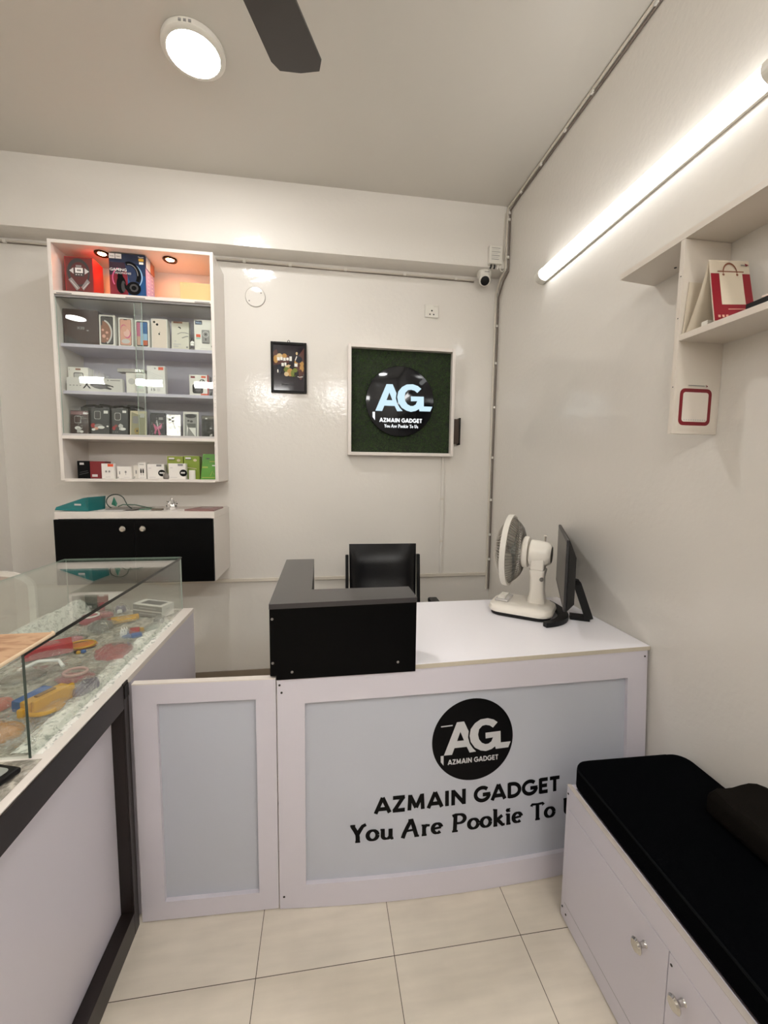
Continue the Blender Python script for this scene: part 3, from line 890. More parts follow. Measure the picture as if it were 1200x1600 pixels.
for (x0, x1, yy) in ((CX0 + ct + 0.001, xm + 0.022, CYF + 0.012), (xm - 0.022, CX1 - ct - 0.001, CYF + 0.026)):
    q = MB(); q.box(x0, yy, SHZ[3] + 0.003, x1, yy + 0.004, SHZ[0] - 0.021, GLS)
    for xe in (x0, x1):
        q.box(xe - 0.0008, yy - 0.0003, SHZ[3] + 0.003, xe + 0.0008, yy + 0.0043, SHZ[0] - 0.021, GLSEDGEL)
    q.build('glass_door', o)
# little fixings and rub marks on the rails
for x0, x1 in ((-1.405, -1.33), (-1.06, -0.96), (-0.70, -0.62)):
    q = MB(); q.box(x0, CYF - 0.0015, SHZ[0] - 0.016, x1, CYF + 0.003, SHZ[0] - 0.011, GRY); q.build('rail_mark', o)
q = MB()
for k in range(9):
    q.box(CX1 - 0.0085, CYF - 0.0012, 1.80 + k * 0.022, CX1 - 0.0060, CYF, 1.803 + k * 0.022, GRY)
q.build('lock_strip', o)
for (x, y) in ((-1.204, 2.655), (-0.850, 2.662)):
    M = Matrix.Translation((x, y, CZ1 - ct - 0.0004))
    q = MB(); q.lathe([(0.022, -0.004), (0.0345, -0.010), (0.038, -0.006), (0.038, 0.0)], BRZ, 32, M); dl = q.build('downlight', o)
    q = MB(); q.lathe([(0.022, -0.0035), (0.015, -0.007), (0.0, -0.008)], E_SPOT, 24, M); q.build('bulb', dl)

# ---- boxed goods
def carton(name, label, cat, x0, x1, y, z, h, d, body, draw=None, side=None, group=None, tilt=0.0, e=0.0004):
    """a carton whose front faces the room; draw(print, w, h) prints the front, side(print, d, h) the right side"""
    w = x1 - x0
    M = Matrix.Translation((x0, y, z + d * math.sin(-tilt) + (0.0004 if tilt else 0))) @ Matrix.Rotation(tilt, 4, 'X')
    q = MB(M); q.box(0, 0, 0, w, d, h, body, min(0.0012, d * 0.2))
    if draw:
        draw(Print(q, plane_fn((0, 0, 0), (1, 0, 0), (0, 0, 1)), e), w, h)
    if side:
        side(Print(q, plane_fn((w, 0, 0), (0, 1, 0), (0, 0, 1)), e), d, h)
    return tag(q.build(name), label, cat, group)

GTOP = 'boxes on the top shelf'
GR2 = 'boxes on the second shelf'
GR3 = 'boxes on the middle shelf'
GR4 = 'phone case packets on the fourth shelf'
GR5 = 'small boxes on the bottom shelf'
z1 = SHZ[0] + 0.0006

# red headphone carton with a moulded grey headset print
def d_redhp(p, w, h):
    p.rect(0.004, h * .1, w - .004, h - .004, mat('carton_dark_red', '#6d2a26', rough=.35))
    p.ell(w * .48, h * .60, w * .40, h * .36, DGRY, 36); p.ell(w * .50, h * .58, w * .31, h * .29, mat('carton_brown_red', '#5a2a28', rough=.35), 36)
    p.rect(w * .33, h * .50, w * .68, h * .70, DGRY)
    p.poly([(w * .16, h * .64), (w * .31, h * .72), (w * .31, h * .56)], LGRY); p.poly([(w * .86, h * .64), (w * .70, h * .72), (w * .70, h * .56)], LGRY)
    p.rect(w * .37, h * .59, w * .64, h * .72, WHT); p.rect(w * .43, h * .63, w * .58, h * .68, GRY); p.rect(w * .40, h * .73, w * .60, h * .79, GRY)
    for k in range(3):
        p.rect(w * (.38 + .09 * k), h * .53, w * (.43 + .09 * k), h * .555, LGRY)
    p.poly([(w * .12, h * .40), (w * .24, h * .46), (w * .52, h * .20), (w * .40, h * .13)], GRY); p.poly([(w * .88, h * .36), (w * .78, h * .44), (w * .56, h * .22), (w * .64, h * .14)], GRY)
    p.line([(w * .2, h * .38), (w * .44, h * .18)], .004, LGRY); p.line([(w * .82, h * .34), (w * .62, h * .18)], .004, LGRY)
    p.rect(w * .34, 0.001, w * .62, h * .12, DGRY); p.rect(w * .38, h * .085, w * .58, h * .10, LGRY)
carton('headphone_box', 'red headphone box with a grey headset print at the left of the top shelf', 'box', -1.390, -1.246, 2.640, z1, 0.205, 0.11, REDP, d_redhp, group=GTOP)

def d_gaming(p, w, h):
    p.rect(0.001, 0.001, w * .5, h * .62, mat('carton_crimson_glow', '#7d1d2c', rough=.25)); p.rect(w * .5, 0.001, w - .001, h * .62, mat('carton_deep_blue', '#17497c', rough=.25))
    p.poly([(0.001, h * .5), (w * .5, h * .62), (w * .5, h * .8), (0.001, h * .8)], mat('carton_plum', '#35202f', rough=.25)); p.poly([(w * .5, h * .60), (w - .001, h * .52), (w - .001, h * .78), (w * .5, h * .8)], mat('carton_night_blue', '#1b2f52', rough=.25))
    p.ell(w * .52, h * .50, w * .40, h * .32, CYAN, 40, -60, 80); p.ell(w * .50, h * .50, w * .385, h * .315, mat('carton_dusk', '#22304f', rough=.25), 40, -70, 100)
    p.line(arc(w * .36, h * .44, w * .27, h * .25, 115, 215, 12), .006, PINK)
    p.line(arc(w * .55, h * .52, w * .26, h * .27, -30, 110, 16), .020, BLK); p.line(arc(w * .55, h * .52, w * .24, h * .25, 0, 100, 12), .004, GRY)
    p.ell(w * .32, h * .30, w * .13, h * .20, BLK, 24); p.ell(w * .30, h * .48, w * .075, h * .09, BLK, 16); p.ell(w * .38, h * .26, w * .06, h * .13, DGRY, 16)
    p.ell(w * .66, h * .23, w * .20, h * .15, BLK, 28); p.ell(w * .67, h * .24, w * .12, h * .09, DGRY, 24); p.ell(w * .67, h * .24, w * .07, h * .05, BLK, 20)
    p.poly([(w * .40, h * .34), (w * .58, h * .20), (w * .55, h * .12), (w * .42, h * .22)], BLK)
    p.poly([(w * .02, h * .875), (w * .18, h * .875), (w * .18, h * .985), (w * .02, h * .985)], WHT); p.rect(w * .195, h * .875, w * .36, h * .985, WHT)
    p.text('hoco.', w * .05, h * .915, h * .028, DGRY, w * .10); p.text('hoco.', w * .225, h * .915, h * .028, DGRY, w * .10)
    p.rect(w * .83, h * .85, w * .97, h * .91, YELP); p.rect(w * .84, h * .78, w * .96, h * .83, WHT); p.line([(w * .82, h * .95), (w * .88, h * .93), (w * .97, h * .94)], .004, LGRY)
    p.text('GAMING', w * .03, h * .60, h * .060, WHT, w * .46); p.text('HEADPHONES', w * .17, h * .535, h * .042, LGRY, w * .44)
    for k in range(3):
        p.rect(w * (.05 + .2 * k), h * .045, w * (.16 + .2 * k), h * .055, PEACH)
    p.rect(w * .7, h * .045, w * .9, h * .058, CYAN)
def s_gaming(p, d, h):
    p.rect(.002, .002, d - .002, h * .72, LILAC)
    for k in range(8):
        p.rect(d * .2, h * (.05 + .085 * k), d * .34, h * (.062 + .085 * k), WHT); p.rect(d * .62, h * (.09 + .085 * k), d * .74, h * (.105 + .085 * k), WHT)
    p.rect(.002, h * .72, d * .5, h - .002, CYAN); p.rect(d * .5, h * .72, d - .002, h - .002, COPPER)
carton('headphone_box', 'large blue and red headphone box printed GAMING on the top shelf', 'box', -1.160, -0.972, 2.630, z1, 0.237, 0.125, NAVY, d_gaming, s_gaming, GTOP)
def d_beige(p, w, h):
    p.rect(w * .42, h * .06, w * .58, h * .09, PEACH); p.rect(w - .004, h - .004, w - .001, h - .001, BLK)
carton('card_box', 'plain beige cardboard box at the right of the top shelf', 'box', -0.793, -0.617, 2.635, z1, 0.112, 0.10, BEIGE, d_beige, group=GTOP)

z2 = SHZ[1] + 0.0006
def d_brown(p, w, h):
    p.poly([(0.001, h * .28), (w * .62, 0.001), (0.001, 0.001)], mat('brown_card_shade', '#2d2220', rough=.3))
    p.text('X30', w * .38, h * .44, h * .075, GRY, w * .22); p.rect(w * .66, h * .40, w * .72, h * .43, GRY)
carton('speaker_box', 'wide glossy dark brown box at the left of the second shelf', 'box', -1.413, -1.235, 2.640, z2, 0.192, 0.13, BROWNC, d_brown, group=GR2)

def phone_print(bg, art):
    def d(p, w, h):
        p.rrect(w * .10, h * .04, w * .90, h * .95, w * .09, BLK); p.rrect(w * .125, h * .052, w * .875, h * .938, w * .075, bg)
        art(p, w, h)
        p.rrect(w * .38, h * .915, w * .62, h * .94, w * .02, BLK)
    return d
def a_planet(p, w, h):
    p.ell(w * .22, h * .42, w * .62, h * .42, LGRY, 40, -62, 78); p.ell(w * .16, h * .42, w * .58, h * .38, COPPER, 40, -56, 84); p.poly([(w * .13, h * .10), (w * .36, h * .08), (w * .70, h * .30), (w * .66, h * .50), (w * .13, h * .66)], COPPER)
    for u, v, r in ((.3, .3, .12), (.5, .42, .09), (.24, .5, .08), (.52, .22, .07)):
        p.ell(w * u, h * v, w * r, w * r, PEACH, 12)
def a_rose(p, w, h):
    p.ell(w * .5, h * .60, w * .30, h * .17, PEACH, 24); p.ell(w * .62, h * .44, w * .24, h * .15, PINK, 24); p.ell(w * .58, h * .47, w * .22, h * .14, mat('rose_blush', '#e3b7ad', rough=.3), 24); p.ell(w * .38, h * .64, w * .2, h * .12, PINK, 20); p.ell(w * .40, h * .62, w * .19, h * .11, PEACH, 20); p.ell(w * .5, h * .18, w * .3, h * .08, LGRY, 20)
def a_stripes(p, w, h):
    p.rect(w * .14, h * .40, w * .38, h * .91, PINK); p.rect(w * .14, h * .08, w * .38, h * .40, PEACH); p.rect(w * .38, h * .08, w * .55, h * .93, CYAN); p.rect(w * .55, h * .50, w * .865, h * .92, BLUP); p.rect(w * .55, h * .26, w * .865, h * .50, CYAN); p.rect(w * .55, h * .08, w * .865, h * .26, mat('sunset_orange', '#c0552a', rough=.3))
PH = dict(cat='box', d=0.05, body=BOXW, group=GR2)
carton('phone_box', 'white phone box with a copper planet on a dark screen', 'box', -1.231, -1.150, 2.636, z2, 0.170, 0.05, BOXW, phone_print(DGRY, a_planet), group=GR2, tilt=-0.05)
carton('phone_box', 'white phone box with pink rounded blossom shapes on its screen', 'box', -1.131, -1.055, 2.636, z2, 0.160, 0.05, BOXW, phone_print(PEACH, a_rose), group=GR2, tilt=-0.04)
carton('phone_box', 'white phone box with pink and blue striped screen print', 'box', -1.044, -0.968, 2.636, z2, 0.152, 0.05, BOXW, phone_print(NAVY, a_stripes), group=GR2, tilt=-0.04)
def d_back(p, w, h):
    p.rrect(w * .05, h * .02, w * .97, h * .97, w * .08, mat('phone_back_cream', '#e4d3c6', rough=.3))
    p.ell(w * .20, h * .88, w * .075, w * .075, BLK, 14); p.ell(w * .38, h * .80, w * .08, w * .08, BLK, 14)
    p.ell(w * .50, h * .485, w * .055, h * .034, BLK, 14); p.ell(w * .545, h * .54, w * .018, h * .018, BLK, 8); p.ell(w * .56, h * .49, w * .018, h * .018, BOXW, 8)
carton('phone_box', 'cream phone box showing a phone back with two dark camera lenses', 'box', -0.957, -0.872, 2.636, z2, 0.166, 0.05, BOXW, d_back, group=GR2, tilt=-0.03)
def d_cable(p, w, h):
    p.rect(w * .10, h * .93, w * .62, h * .995, COPPER); p.line([(w * .38, h * .80), (w * .48, h * .79), (w * .52, h * .74)], .006, BLK)
    p.line([(w * .34, h * .55), (w * .55, h * .61), (w * .80, h * .61), (w * .98, h * .58)], .004, GRY); p.line([(w * .60, h * .42), (w * .85, h * .48), (w * .97, h * .49)], .005, GRY)
    p.ell(w * .22, h * .30, w * .05, w * .05, LGRY, 12); p.rect(w * .12, h * .17, w * .55, h * .21, LGRY); p.rect(w * .14, h * .10, w * .40, h * .13, LGRY); p.ell(w * .9, h * .1, w * .06, w * .06, GRY, 12)
carton('cable_box', 'white tilted cable box with thin grey cable drawing and copper header', 'box', -0.855, -0.760, 2.650, z2, 0.165, 0.03, mat('cable_box_white', '#dcd6c8', rough=.35), d_cable, group=GR2, tilt=-0.10)
q = MB(); q.box(-0.752, 2.650, z2, -0.728, 2.70, z2 + 0.160, FILM2)
pr = Print(q, plane_fn((-0.752, 2.650, z2), (1, 0, 0), (0, 0, 1)))
pr.rect(.002, .03, .022, .055, SILVER); pr.line([(.003, .05), (.012, .075), (.021, .055)], .003, BLK); pr.rect(.002, .005, .022, .015, GRY)
tag(q.build('clear_packet'), 'narrow clear packet squeezed between two white boxes on the second shelf', 'packet')
def d_ssd(p, w, h):
    p.rect(w * .06, h * .84, w * .42, h * .97, NAVY); p.text('hoco', w * .12, h * .885, h * .04, CYAN, w * .24)
    p.rrect(w * .38, h * .24, w * .80, h * .68, w * .05, GRY); p.ell(w * .59, h * .54, w * .16, w * .16, LGRY, 24); p.ell(w * .59, h * .54, w * .13, w * .13, GRY, 24); p.ell(w * .59, h * .54, w * .055, w * .055, DGRY, 16); p.rect(w * .56, h * .34, w * .62, h * .42, DGRY); p.rect(w * .42, h * .25, w * .76, h * .275, DGRY)
    p.rect(w * .10, h * .44, w * .32, h * .53, ORNP); p.rect(w * .10, h * .38, w * .32, h * .42, mat('mint_print', '#a9d3c0', rough=.4)); p.ell(w * .90, h * .16, w * .045, w * .05, GRY, 12); p.rect(w * .3, h * .07, w * .7, h * .08, LGRY)
carton('power_bank_box', 'white box with a grey ringed gadget print and red sticker', 'box', -0.725, -0.618, 2.640, z2, 0.176, 0.05, BOXW, d_ssd, group=GR2)

z3 = SHZ[2] + 0.0006
def d_frame(p, w, h):
    p.rrect(w * .28, h * .24, w * .76, h * .78, w * .06, DGRY); p.rrect(w * .31, h * .27, w * .73, h * .75, w * .05, LGRY); p.rect(w * .38, h * .88, w * .64, h * .95, COPPER); p.ell(w * .08, h * .9, w * .02, w * .02, GRY, 8)
    for k in range(4):
        p.rect(w * (.10 + .14 * k), h * .12, w * (.17 + .14 * k), h * .16, GRY)
carton('watch_box', 'white box with a dark square watch outline at the left of the middle shelf', 'box', -1.409, -1.305, 2.650, z3, 0.136, 0.06, BOXW, d_frame, group=GR3)
def d_hand(p, w, h):
    p.text('X', w * .28, h * .22, h * .55, BLK, w * .15)
    p.poly([(w * .42, h * .72), (w * .56, h * .60), (w * .72, h * .56), (w * .83, h * .44), (w * .84, h * .34), (w * .78, h * .40), (w * .72, h * .40), (w * .81, h * .22), (w * .78, h * .16), (w * .68, h * .22), (w * .60, h * .18), (w * .50, h * .26), (w * .42, h * .44)], DGRY)
    p.rect(w * .78, h * .84, w * .96, h * .90, GRY); p.ell(w * .74, h * .86, w * .015, h * .05, GRY, 8)
    for k in range(4):
        p.rect(w * (.05 + .06 * k), h * .38, w * (.08 + .06 * k), h * .44, GRY)
carton('glove_box', 'long low white box printed with a large X and a black gloved hand', 'box', -1.404, -1.115, 2.622, z3, 0.074, 0.026, mat('glove_box_white', '#dcd8d4', rough=.4), d_hand, group=GR3)
for i in range(3):
    x = -1.288 + 0.030 * i
    q = MB(); q.box(x, 2.660, z3, x + 0.020, 2.70, z3 + 0.128 - 0.01 * i, FILM2)
    pr = Print(q, plane_fn((x, 2.660, z3), (1, 0, 0), (0, 0, 1))); pr.rect(.002, .06, .006, .118 - .01 * i, LGRY); pr.rect(.014, .06, .018, .112 - .01 * i, LGRY)
    tag(q.build('clear_packet'), 'slim clear packet standing behind the long white glove box', 'packet', 'clear packets behind the glove box')
def d_case(p, w, h):
    p.rrect(w * .48, h * .10, w * .92, h * .92, w * .05, LGRY); p.ell(w * .28, h * .58, w * .17, w * .17, LGRY, 20); p.ell(w * .72, h * .35, w * .17, w * .12, mat('pale_mint', '#bfcfc0', rough=.4), 20)
carton('charger_box', 'pale white charger box at the centre of the middle shelf under a flat grey packet', 'box', -1.103, -1.000, 2.640, z3, 0.116, 0.05, BOXW, d_case, group=GR3)
q = MB(); q.box(-1.145, 2.635, z3 + 0.1175, -1.002, 2.69, z3 + 0.137, mat('flat_packet_grey', '#a39d98', rough=.3, metal=.2), .001)
pr = Print(q, plane_fn((-1.145, 2.635, z3 + .1175), (1, 0, 0), (0, 0, 1))); pr.rect(.095, .003, .138, .017, SILVER); pr.rect(.108, .005, .118, .015, WHT)
tag(q.build('flat_packet'), 'flat grey packet lying on the pale white charger box', 'packet')
def d_wrap(p, w, h):
    p.rect(w * .64, h * .86, w * .92, h * .96, ORNP); p.ell(w * .46, h * .91, w * .05, w * .05, GRY, 10)
    for k in range(5):
        p.line([(w * .05, h * (.80 - .06 * k)), (w * .9, h * (.60 - .08 * k))], .003, LGRY)
    p.text('15', w * .20, h * .12, h * .085, DGRY, w * .24); p.ell(w * .62, h * .16, w * .1, w * .1, LGRY, 12)
carton('phone_case_box', 'shrink wrapped white box marked 15 with an orange price tag', 'box', -0.990, -0.893, 2.640, z3, 0.160, 0.04, mat('wrapped_box_white', '#dcd7d2', rough=.15), d_wrap, group=GR3)
def d_spk(p, w, h):
    p.rect(w * .92, 0, w, h, REDP); p.rect(w * .58, 0.001, w * .92, h * .12, ORNP)
    p.rect(w * .08, h * .84, w * .30, h * .93, CRIM); p.rect(w * .62, h * .86, w * .86, h * .95, ORNP)
    p.rrect(w * .16, h * .12, w * .70, h * .56, w * .10, BLK); p.ell(w * .43, h * .34, w * .17, h * .14, DGRY, 20); p.line(arc(w * .66, h * .68, w * .11, h * .10, 0, 330, 16), .004, BLK); p.line([(w * .58, h * .58), (w * .74, h * .78), (w * .80, h * .70)], .004, BLK)
def s_spk(p, d, h):
    p.rect(.001, .001, d - .001, h - .001, mat('speaker_box_side', '#4c4048', rough=.4))
carton('speaker_box', 'white and red box with a black portable speaker print on the middle shelf', 'box', -0.764, -0.655, 2.650, z3, 0.122, 0.07, BOXW, d_spk, s_spk, group=GR3)

z4 = SHZ[3] + 0.0006
def pouch(name, label, x0, x1, h, body, draw, film=True, y=2.640, tilt=-0.08):
    w = x1 - x0
    o = thing(name, label, 'packet', (x0 + w / 2, y, z4), GR4)
    M = Matrix.Translation((x0, y, z4 + .0145 * math.sin(-tilt))) @ Matrix.Rotation(tilt, 4, 'X')
    q = MB(M); q.box(.003, .001, 0.001, w - .003, .014, h - 0.012 if film else h, body, .001)
    draw(Print(q, plane_fn((0, .001, 0), (1, 0, 0), (0, 0, 1))), w, h - 0.012 if film else h)
    q.build('card', o)
    if film:
        q = MB(M)
        n = 9
        vs, fs = [], []
        for j in range(n):
            for i in range(n):
                u, v = i / (n - 1), j / (n - 1)
                vs.append((u * w, -0.003 - 0.007 * math.sin(PI * u) * math.sin(PI * min(1, v * 1.05)) + rnd.uniform(-.0012, .0012), v * (h + 0.010)))
        for j in range(n - 1):
            for i in range(n - 1):
                fs.append([j * n + i, j * n + i + 1, (j + 1) * n + i + 1, (j + 1) * n + i])
        q.add(vs, fs, FILM2, True); q.build('clear_sleeve', o)
    return o
def d_p1(p, w, h):
    p.rect(w * .06, h * .84, w * .94, h * .97, mat('mauve_header', '#8d6468', rough=.4)); p.rrect(w * .24, h * .50, w * .60, h * .80, w * .08, GRY); p.rrect(w * .27, h * .53, w * .57, h * .77, w * .06, BROWNC); p.rect(w * .70, h * .86, w * .90, h * .93, WHT)
    p.ell(w * .42, h * .32, w * .16, h * .07, WHT, 14); p.rect(w * .38, h * .14, w * .52, h * .32, LGRY); p.ell(w * .62, h * .18, w * .1, h * .05, WHT, 10); p.line([(w * .66, h * .34), (w * .5, h * .2)], .004, LGRY)
def d_p2(p, w, h):
    p.rrect(w * .20, h * .60, w * .52, h * .88, w * .07, LGRY); p.rrect(w * .22, h * .615, w * .50, h * .865, w * .06, DGRY); p.rect(w * .68, h * .80, w * .90, h * .90, WHT)
    p.ell(w * .14, h * .38, w * .12, h * .08, REDP, 12); p.ell(w * .42, h * .36, w * .22, h * .08, GRY, 16); p.ell(w * .30, h * .28, w * .12, h * .05, PEACH, 12); p.ell(w * .55, h * .32, w * .18, h * .05, WHT, 14); p.ell(w * .16, h * .24, w * .10, h * .04, WHT, 10); p.ell(w * .88, h * .36, w * .06, h * .03, WHT, 10)
def d_p3(p, w, h):
    p.rrect(w * .20, h * .58, w * .56, h * .84, w * .10, LGRY); p.rrect(w * .225, h * .595, w * .535, h * .825, w * .09, DGRY); p.rect(w * .66, h * .84, w * .88, h * .92, WHT)
    p.ell(w * .16, h * .30, w * .10, h * .07, REDP, 12); p.ell(w * .28, h * .38, w * .10, h * .05, mat('dull_red', '#8e3b3a', rough=.4), 10); p.ell(w * .56, h * .38, w * .14, h * .07, LGRY, 14); p.ell(w * .66, h * .28, w * .20, h * .05, WHT, 14); p.rect(w * .50, h * .24, w * .58, h * .46, LGRY)
    for k in range(3):
        p.rect(w * (.10 + .12 * k), h * .16, w * (.16 + .12 * k), h * .18, GRY)
def d_p4(p, w, h):
    p.rrect(w * .10, h * .05, w * .90, h * .95, w * .05, mat('sage_card', '#9d9678', rough=.35)); p.poly([(w * .12, h * .95), (w * .88, h * .95), (w * .88, h * .80), (w * .5, h * .86)], CREAM); p.rrect(w * .18, h * .52, w * .50, h * .80, w * .06, GRY); p.ell(w * .45, h * .24, w * .17, h * .12, mat('gold_ring', '#a08a4e', rough=.4), 20); p.ell(w * .45, h * .24, w * .05, h * .04, DGRY, 12); p.rect(w * .60, h * .75, w * .86, h * .90, LGRY)
def d_p5(p, w, h):
    p.rect(w * .05, h * .02, w * .95, h * .93, mat('black_charm_card', '#26222a', rough=.35)); p.poly([(w * .5, h * .42), (w * .22, h * .58), (w * .34, h * .30)], PINK); p.poly([(w * .5, h * .42), (w * .80, h * .60), (w * .70, h * .34)], PINK); p.poly([(w * .48, h * .44), (w * .56, h * .44), (w * .70, h * .14), (w * .58, h * .10)], PINK); p.poly([(w * .44, h * .44), (w * .52, h * .44), (w * .36, h * .12), (w * .28, h * .2)], PINK); p.line([(w * .5, h * .45), (w * .46, h * .7)], .005, LGRY); p.rect(w * .58, h * .72, w * .84, h * .82, GRY)
    for k in range(16):
        p.ell(w * rnd.uniform(.1, .9), h * rnd.uniform(.08, .85), w * .02, w * .02, LGRY, 6)
def d_p6(p, w, h):
    p.rect(w * .02, h * .01, w * .98, h * .98, SILVER); p.ell(w * .24, h * .78, w * .09, w * .07, DGRY, 14); p.ell(w * .42, h * .86, w * .08, w * .06, DGRY, 14); p.ell(w * .44, h * .72, w * .08, w * .06, DGRY, 14); p.line([(w * .46, h * .70), (w * .62, h * .38)], .004, WHT)
def d_p7(p, w, h):
    p.rrect(w * .12, h * .04, w * .88, h * .92, w * .06, mat('grey_case_print', '#8f8d8a', rough=.3)); p.ell(w * .5, h * .84, w * .33, h * .08, DGRY, 18); p.ell(w * .36, h * .66, w * .07, w * .06, DGRY, 12); p.ell(w * .54, h * .64, w * .09, w * .07, DGRY, 14); p.poly([(w * .26, h * .04), (w * .34, h * .42), (w * .26, h * .50)], WHT); p.poly([(w * .38, h * .40), (w * .80, h * .40), (w * .80, h * .05)], WHT); p.rect(w * .30, h * .42, w * .80, h * .56, mat('case_dark', '#5c5a58', rough=.3))
def d_p8(p, w, h):
    p.rect(w * .02, h * .86, w * .98, h * .98, mat('grey_header', '#77726c', rough=.4)); p.rrect(w * .14, h * .04, w * .98, h * .80, w * .06, BLK)
    for k in range(14):
        u, v = rnd.uniform(.2, .9), rnd.uniform(.1, .72); p.line([(w * u, h * v), (w * (u + .12), h * (v + .07))], .004, DGRY)
    p.poly([(w * .56, h * .46), (w * .66, h * .50), (w * .74, h * .42), (w * .62, h * .40)], GRY); p.poly([(w * .56, h * .16), (w * .72, h * .22), (w * .76, h * .14), (w * .60, h * .09)], LGRY); p.rect(w * .28, h * .84, w * .42, h * .90, WHT)
pouch('phone_case_packet', 'brown phone case in a clear sleeve at the left of the fourth shelf', -1.413, -1.313, .158, BROWNC, d_p1)
pouch('phone_case_box', 'dark grey case box with white and red figures, left of its twin', -1.305, -1.202, .166, mat('charcoal_card', '#2f3032', rough=.35), d_p2, False)
pouch('phone_case_box', 'dark grey case box with a rounded camera cut-out, right of its twin', -1.196, -1.104, .166, mat('charcoal_card_dark', '#343537', rough=.35), d_p3, False)
pouch('phone_case_box', 'cream bordered case box with a gold ring on the fourth shelf', -1.100, -1.006, .155, CREAM, d_p4, False, tilt=-0.13)
pouch('phone_case_packet', 'black glittery case packet with a pink bow on the fourth shelf', -0.990, -0.902, .158, mat('black_card', '#1d1b20', rough=.3), d_p5)
pouch('phone_case_packet', 'silver mirror case packet with three lens holes on the fourth shelf', -0.897, -0.817, .150, SILVER, d_p6)
pouch('phone_case_box', 'white bordered case box with a grey and white angular print', -0.808, -0.716, .158, BOXW, d_p7, False)
pouch('phone_case_packet', 'black patterned case packet at the right end of the fourth shelf', -0.704, -0.618, .150, mat('dark_card', '#2a2724', rough=.35), d_p8)
q = MB()
for k in range(4):
    x0 = -1.37 + 0.075 * k
    q.tube([(x0, 2.69, z4 + .165), (x0 + .03, 2.685, z4 + .178 + .006 * (k % 2)), (x0 + .07, 2.69, z4 + .182), (x0 + .11, 2.695, z4 + .17)], .007, BLACKPL, 8)
q.box(-1.37, 2.68, z4, -1.08, 2.72, z4 + .17, BLACKPL, .004)
tag(q.build('strap_bundle'), 'bundle of black straps heaped behind the dark case boxes', 'straps')

z5 = CZ0 + 0.0106
def d_s1(p, w, h):
    p.rect(w * .2, h * .78, w * .55, h * .90, LGRY); p.line([(w * .15, h * .22), (w * .9, h * .34)], .004, DGRY); p.line([(w * .2, h * .34), (w * .85, h * .44)], .003, DGRY)
carton('earphone_box', 'small black box at the left end of the bottom shelf', 'box', -1.378, -1.314, 2.63, z5, .100, .07, BLK, d_s1, group=GR5)
def d_s2(p, w, h):
    p.rect(w * .12, h * .10, w * .48, h * .24, LGRY)
carton('earphone_box', 'dark red box beside the small black box on the bottom shelf', 'box', -1.312, -1.232, 2.63, z5, .099, .07, mat('card_dark_red', '#7c1a1e', rough=.4), d_s2, group=GR5)
def d_s3(p, w, h):
    p.rect(w * .5, h * .80, w * .95, h * .98, ORNP); p.ell(w * .36, h * .48, w * .07, h * .07, GRY, 12); p.ell(w * .62, h * .48, w * .07, h * .07, GRY, 12); p.rect(w * .3, h * .1, w * .7, h * .13, LGRY)
carton('earphone_box', 'small white box with an orange price sticker on the bottom shelf', 'box', -1.240, -1.174, 2.605, z5, .086, .022, BOXW, d_s3, group=GR5)
def d_s4(p, w, h):
    p.rect(w * .4, h * .35, w * .6, h * .6, GRY); p.rect(w * .1, h * .08, w * .3, h * .15, GRY)
carton('adapter_box', 'narrow white box right of the orange stickered box', 'box', -1.170, -1.142, 2.63, z5, .071, .05, BOXW, d_s4, group=GR5)
def d_s5(p, w, h):
    p.ell(w * .4, h * .55, w * .1, h * .1, GRY, 12); p.line([(w * .4, h * .5), (w * .42, h * .3)], .002, GRY); p.rect(w * .2, h * .1, w * .8, h * .13, LGRY)
carton('adapter_box', 'white earbud box with a grey earpiece print, small and square', 'box', -1.140, -1.088, 2.62, z5, .071, .05, BOXW, d_s5, group=GR5)
carton('adapter_box', 'plain narrow white box beside the double plug box', 'box', -1.086, -1.056, 2.64, z5, .083, .05, mat('plain_white_card', '#e2dcd2', rough=.4), d_s4, group=GR5)
def d_s6(p, w, h):
    for u in (.36, .64):
        p.rect(w * (u - .09), h * .36, w * (u + .09), h * .56, BLK); p.rect(w * (u - .05), h * .56, w * (u + .05), h * .64, DGRY); p.rect(w * (u - .02), h * .22, w * (u + .02), h * .36, DGRY)
    p.rect(w * .2, h * .86, w * .8, h * .89, GRY); p.rect(w * .2, h * .08, w * .8, h * .11, LGRY)
carton('cable_box', 'white box with two black cable plugs printed on the front', 'box', -1.052, -1.009, 2.62, z5, .095, .05, BOXW, d_s6, group=GR5)
def d_s7(p, w, h):
    p.rect(w * .55, h * .84, w * .85, h * .97, GRY); p.ell(w * .86, h * .40, w * .22, h * .22, BLK, 18); p.rect(w * .72, h * .36, w * .96, h * .46, LGRY); p.rect(w * .1, h * .7, w * .25, h * .74, LGRY); p.rect(w * .1, h * .1, w * .5, h * .13, LGRY)
carton('charger_box', 'white charger box with a black round badge, left of the grey gadget', 'box', -1.003, -0.910, 2.62, z5, .087, .05, BOXW, d_s7, group=GR5)
q = MB(); q.lathe([(0.016, 0), (0.021, .008), (0.020, .02), (0.012, .034), (0.0, .036)], mat('grey_gadget', '#77716a', rough=.35), 16, Matrix.Translation((-0.893, 2.612, z5)))
q.box(-0.912, 2.605, z5, -0.902, 2.612, z5 + .04, SILVER, .001)
tag(q.build('charging_puck'), 'small grey round gadget between two white charger boxes', 'gadget')
carton('charger_box', 'white charger box with a black round badge, in front of the green boxes', 'box', -0.880, -0.785, 2.60, z5, .092, .035, BOXW, d_s7, group=GR5)
